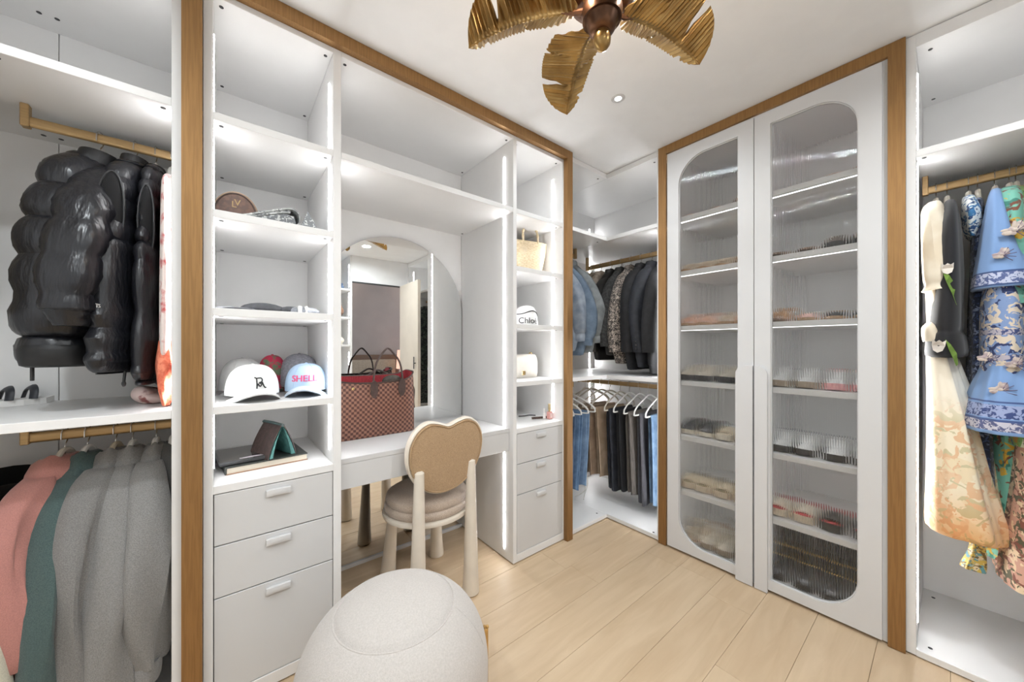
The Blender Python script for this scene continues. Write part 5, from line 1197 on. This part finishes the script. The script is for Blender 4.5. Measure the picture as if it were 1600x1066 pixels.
# ================= shoes behind the fluted glass
def outline(L=.25, w=1., n=14):
    st = [(0, .0), (.02, .022), (.06, .031), (.11, .030), (.15, .034), (.19, .042), (.22, .041), (.242, .030), (.25, .0)]
    return [(x*L/.25, y*w) for x, y in cat(st, 3)]
def sole(L, w, h, heel=0.):
    o = outline(L, w); mb = MB(); rg = []
    for x, y in o:
        lift = heel*max(0, 1-x/(L*.6)); y = max(y, .002)
        toe = .006*max(0, (x/L-.8)/.2)**2
        rg.append([(x, -y, .0005+toe), (x, -y*1.03, h*.5+lift*.7+toe), (x, -y, h+lift+toe), (x, y, h+lift+toe), (x, y*1.03, h*.5+lift*.7+toe), (x, y, .0005+toe)])
    return mb.loft(rg)
def upper(L, w, h0, tops, open_=(0, .40), inset=.94):
    rg = []; o = outline(L, w*inset)
    T_ = cat(tops, 8)
    def hz(s): return max((b for a, b in T_ if a <= s+1e-6), key=lambda b: 0, default=T_[0][1]) if False else next((T_[i][1]+(T_[i+1][1]-T_[i][1])*((s-T_[i][0])/max(1e-6, T_[i+1][0]-T_[i][0])) for i in range(len(T_)-1) if T_[i][0] <= s <= T_[i+1][0]), T_[-1][1])
    for x, y in o:
        y = max(y, .002); s = x/L; t = h0+hz(s); row = []
        for j in range(13):
            a = pi*j/12
            row.append((x, -y*(cos(a) if abs(cos(a)) > .3 else cos(a)), h0*.8+(t-h0*.8)*sin(a)**.55))
        rg.append(row)
    return MB().loft(rg)
SHM = {}
def shoe_meshes(kind):
    if kind in SHM: return SHM[kind]
    P = []
    if kind == 'sneaker':
        P = [('sole', sole(.255, 1., .030), 1), ('upper', upper(.25, 1., .026, [(0, .052), (.12, .060), (.35, .066), (.55, .055), (.75, .030), (.92, .018), (1, .004)]), 0), ('lining', MB().ell((.06, 0, .082), (.048, .022, .010), 16, 8), 3)]
        lc_ = MB()
        for k in range(5): lc_.tube([(.100+k*.017, -.018, .090-k*.009), (.102+k*.017, 0, .096-k*.0095), (.100+k*.017, .018, .090-k*.009)], .0028, 5)
        P.append(('laces', lc_, 2))
    elif kind == 'slide':
        P = [('sole', sole(.255, 1.05, .034), 1), ('footbed', MB().loft([[(x+.0, -max(y, .002)*.82, .036), (x, -max(y, .002)*.78, .040), (x, max(y, .002)*.78, .040), (x, max(y, .002)*.82, .036)] for x, y in outline(.245, 1.)]), 3)]
        st = MB(); rg = []
        for i in range(9):
            x = .115+.105*i/8; k = 1-.35*abs(2*i/8-1)**2
            rg.append([(x, -.046*cos(a), .020+.052*k*sin(a)) for a in [pi*j/14 for j in range(15)]]+[(x, .040*cos(a)*-1*-1, .020+.040*k*sin(a)) for a in [pi*j/14 for j in range(15)]])
        st.loft(rg); P.append(('strap', st, 0))
    elif kind == 'flat':
        P = [('sole', sole(.245, .92, .012, .006), 1), ('upper', upper(.243, .92, .012, [(0, .046), (.2, .034), (.45, .026), (.62, .030), (.8, .026), (1, .004)]), 0), ('lining', MB().ell((.085, 0, .044), (.062, .021, .008), 16, 8), 3)]
    elif kind == 'clog':
        P = [('sole', sole(.25, 1.05, .026), 1), ('upper', upper(.246, 1.05, .024, [(0, .040), (.25, .044), (.5, .056), (.75, .044), (.92, .026), (1, .006)]), 0), ('lining', MB().ell((.07, 0, .065), (.05, .026, .010), 16, 8), 3)]
    elif kind == 'sandal':
        P = [('sole', sole(.25, .95, .014, .030), 1)]
        st = MB()
        for x, h in ((.19, .030), (.155, .036), (.06, .060)): st.tube(cat([(x, -.040, .016+(.02 if x < .1 else 0)), (x+.004, -.026, h+.008), (x+.006, 0, h+.016), (x+.004, .026, h+.008), (x, .040, .016+(.02 if x < .1 else 0))], 4), .010, 8, flat=.4)
        P += [('strap', st, 0), ('footbed', MB().loft([[(x, -max(y, .002)*.9, .0155+.030*max(0, 1-x/.15)), (x, max(y, .002)*.9, .0155+.030*max(0, 1-x/.15)), (x, max(y, .002)*.88, .018+.030*max(0, 1-x/.15)), (x, -max(y, .002)*.88, .018+.030*max(0, 1-x/.15))] for x, y in outline(.245, .95)]), 3)]
    elif kind == 'boot':
        sh = MB().loft([[(.062+rx*cos(a), ry*sin(a), z) for a in [2*pi*j/24 for j in range(24)]] for z, rx, ry in ((.06, .062, .036), (.10, .056, .035), (.15, .058, .038), (.20, .062, .042), (.235, .064, .044), (.235, .058, .038), (.20, .055, .036))])
        P = [('sole', sole(.26, 1., .022, .02), 1), ('upper', upper(.255, 1., .024, [(0, .06), (.3, .075), (.5, .060), (.7, .040), (.9, .026), (1, .005)]), 0), ('shaft', sh, 0), ('buckle', MB().box(.085, .112, -.046, -.038, .075, .100, .002).box(.128, .140, -.03, .03, .078, .084, .002).tube([(.05, -.044, .135), (.10, -.04, .130), (.122, 0, .128), (.10, .04, .13)], .005, 6), 2)]
    P = [(n, m.mesh(n), i) for n, m, i in P]; SHM[kind] = P; return P
def fluffy(name, c): return mat(name, c, .95, c2=[k*.85 for k in c], vs=160, bump=.8, bs=260, sheen=.4)
def lea(name, c, r=.5): return mat(name, c, r, var=.08, vs=40)
cream, ivory, whiteL, blackL = lea('shoe_cream', (.62, .52, .40)), lea('shoe_ivory', (.72, .65, .54)), lea('shoe_white', (.82, .82, .81)), lea('shoe_black', (.02, .02, .021), .4)
tan, peach, brownL, dbrown = lea('shoe_tan', (.42, .26, .14)), lea('shoe_peach', (.72, .46, .34)), lea('shoe_brown', (.17, .10, .06)), lea('shoe_dark_brown', (.07, .045, .03))
rub, gum, rubk = lea('rubber_white', (.74, .73, .70), .6), lea('rubber_taupe', (.34, .27, .20), .6), lea('rubber_black', (.03, .028, .027), .6)
fcream, foliv = fluffy('cream_shearling', (.70, .60, .45)), fluffy('olive_footbed', (.22, .17, .075))
pinkL, goldL, greyS, rose = lea('shoe_pink', (.72, .36, .36)), mat('buckle_gold', (.72, .52, .22), .3, metal=1), lea('shoe_grey', (.30, .30, .32)), lea('shoe_rose_satin', (.78, .50, .45))
redL, navyL, orangeL = lea('shoe_red', (.34, .045, .05)), lea('shoe_navy', (.035, .05, .09)), lea('shoe_orange', (.46, .20, .09))
SHN = {'sneaker': 'sneaker', 'slide': 'slide_slipper', 'flat': 'ballet_flat', 'clog': 'clog', 'sandal': 'sandal', 'boot': 'ankle_boot'}
ORD = ['first', 'second', 'third', 'fourth', 'fifth']; SHF = ['top', 'second', 'third', 'fourth', 'fifth', 'sixth', 'bottom']
def A(kind, desc, up, so, tr=None, li=None): return (kind, desc, (up, so, tr or up, li or dbrown))
cs = A('sandal', 'beige strappy', cream, tan, li=cream); ps = A('sandal', 'peach strappy', peach, tan, li=peach); os_ = A('flat', 'tan orange', orangeL, brownL, li=tan)
csn = A('sneaker', 'cream dark-soled', ivory, rubk, whiteL, cream); bcl = A('clog', 'black cream-soled', blackL, ivory, li=dbrown); fcl = A('slide', 'cream fluffy', fcream, ivory, li=fcream)
fsl = A('slide', 'cream shearling olive-lined', fcream, cream, li=foliv); tsn = A('sandal', 'ivory and tan', ivory, tan, li=cream); isn = A('sneaker', 'ivory tan-soled', ivory, gum, whiteL, tan)
mul = A('flat', 'brown', brownL, dbrown, li=tan); dmul = A('clog', 'dark brown', dbrown, rubk, li=brownL); tas = A('sandal', 'tan strappy', tan, brownL, li=peach); pfl = A('flat', 'blush pink', rose, tan, li=cream)
bks = A('flat', 'black and tan', blackL, tan, li=tan); wbs = A('sneaker', 'white taupe-soled', whiteL, gum, whiteL, greyS); wps = A('sneaker', 'white pink-soled', whiteL, pinkL, pinkL, cream)
wks = A('sneaker', 'white black-soled', whiteL, rubk, greyS, greyS); crs = A('slide', 'cream red-lined', ivory, cream, li=redL); bsl = A('slide', 'black gold-trimmed', blackL, rubk, li=redL); bbt = A('boot', 'black gold-buckled', blackL, rubk, goldL)
PLAN = {
 'left': [[os_, os_, tas], [cs, cs, cs, tas], [ps, ps, cs, ps], [csn, csn, csn, csn], [bcl, bcl, fcl, fcl], [fsl, fsl, fsl, fsl], [tsn, isn, isn, bbt]],
 'right': [[None, None, pfl, pfl], [mul, mul, dmul, dmul], [tas, pfl, bks, bks], [wbs, wbs, wps, wps], [wks, wks, wks, wks], [crs, crs, bsl, bsl], [bbt, bbt, bbt, bbt]]}
ZS = [1.997, 1.672, 1.345, 1.018, .692, .366, .040]
rnd = random.Random(5)
FRONT = {0: .25, 1: .25, 2: .245, 3: .25, 4: .25, 5: .25, 6: .26}
for side, (ya, yb) in (('left', (1.065, .648)), ('right', (.600, .180))):
    for r, row in enumerate(PLAN[side]):
        n = len(row); step = (ya-yb)/n
        for i, it in enumerate(row):
            if it is None: continue
            kind, desc, ms = it
            y = ya-step*(i+.5)+rnd.uniform(-.003, .003)
            g = T(SHN[kind], '%s %s, %s from left, %s shelf, %s glass door' % (desc, SHN[kind].replace('_', ' '), ORD[i], SHF[r], side), 'shoe', (XR+.05+FRONT[r], y, ZS[r]+.0003), pi+rnd.uniform(-.05, .05), 'shoes in the cabinet')
            for nme, me, mi in shoe_meshes(kind): obj(nme, me, ms[mi], g)
ht = T('straw_hat', 'pink scalloped straw hat on the top shelf behind the right glass door', 'hat', (2.46, .30, 1.9975))
obj('crown', MB().lathe([(.085, .01), (.08, .07), (.06, .10), (.004, .108)], 32), rose, ht)
obj('brim', MB().loft([[((r_+.006*sin(14*a))*cos(a), (r_+.006*sin(14*a))*sin(a), z) for a in [2*pi*j/84 for j in range(84)]] for r_, z in ((.08, .012), (.125, .006), (.15, .002), (.15, .005), (.08, .016))]), rose, ht)
gh = T('felt_hat', 'grey felt hat behind the tan flats on the top shelf of the left glass door', 'hat', (2.52, .80, 1.9975))
obj('crown', MB().lathe([(.09, .01), (.085, .10), (.07, .13), (.004, .135)], 32, sy=.85), greyS, gh)
obj('brim', MB().lathe([(.085, .012), (.145, .003), (.15, .001), (.15, .004), (.085, .018)], 40), greyS, gh)
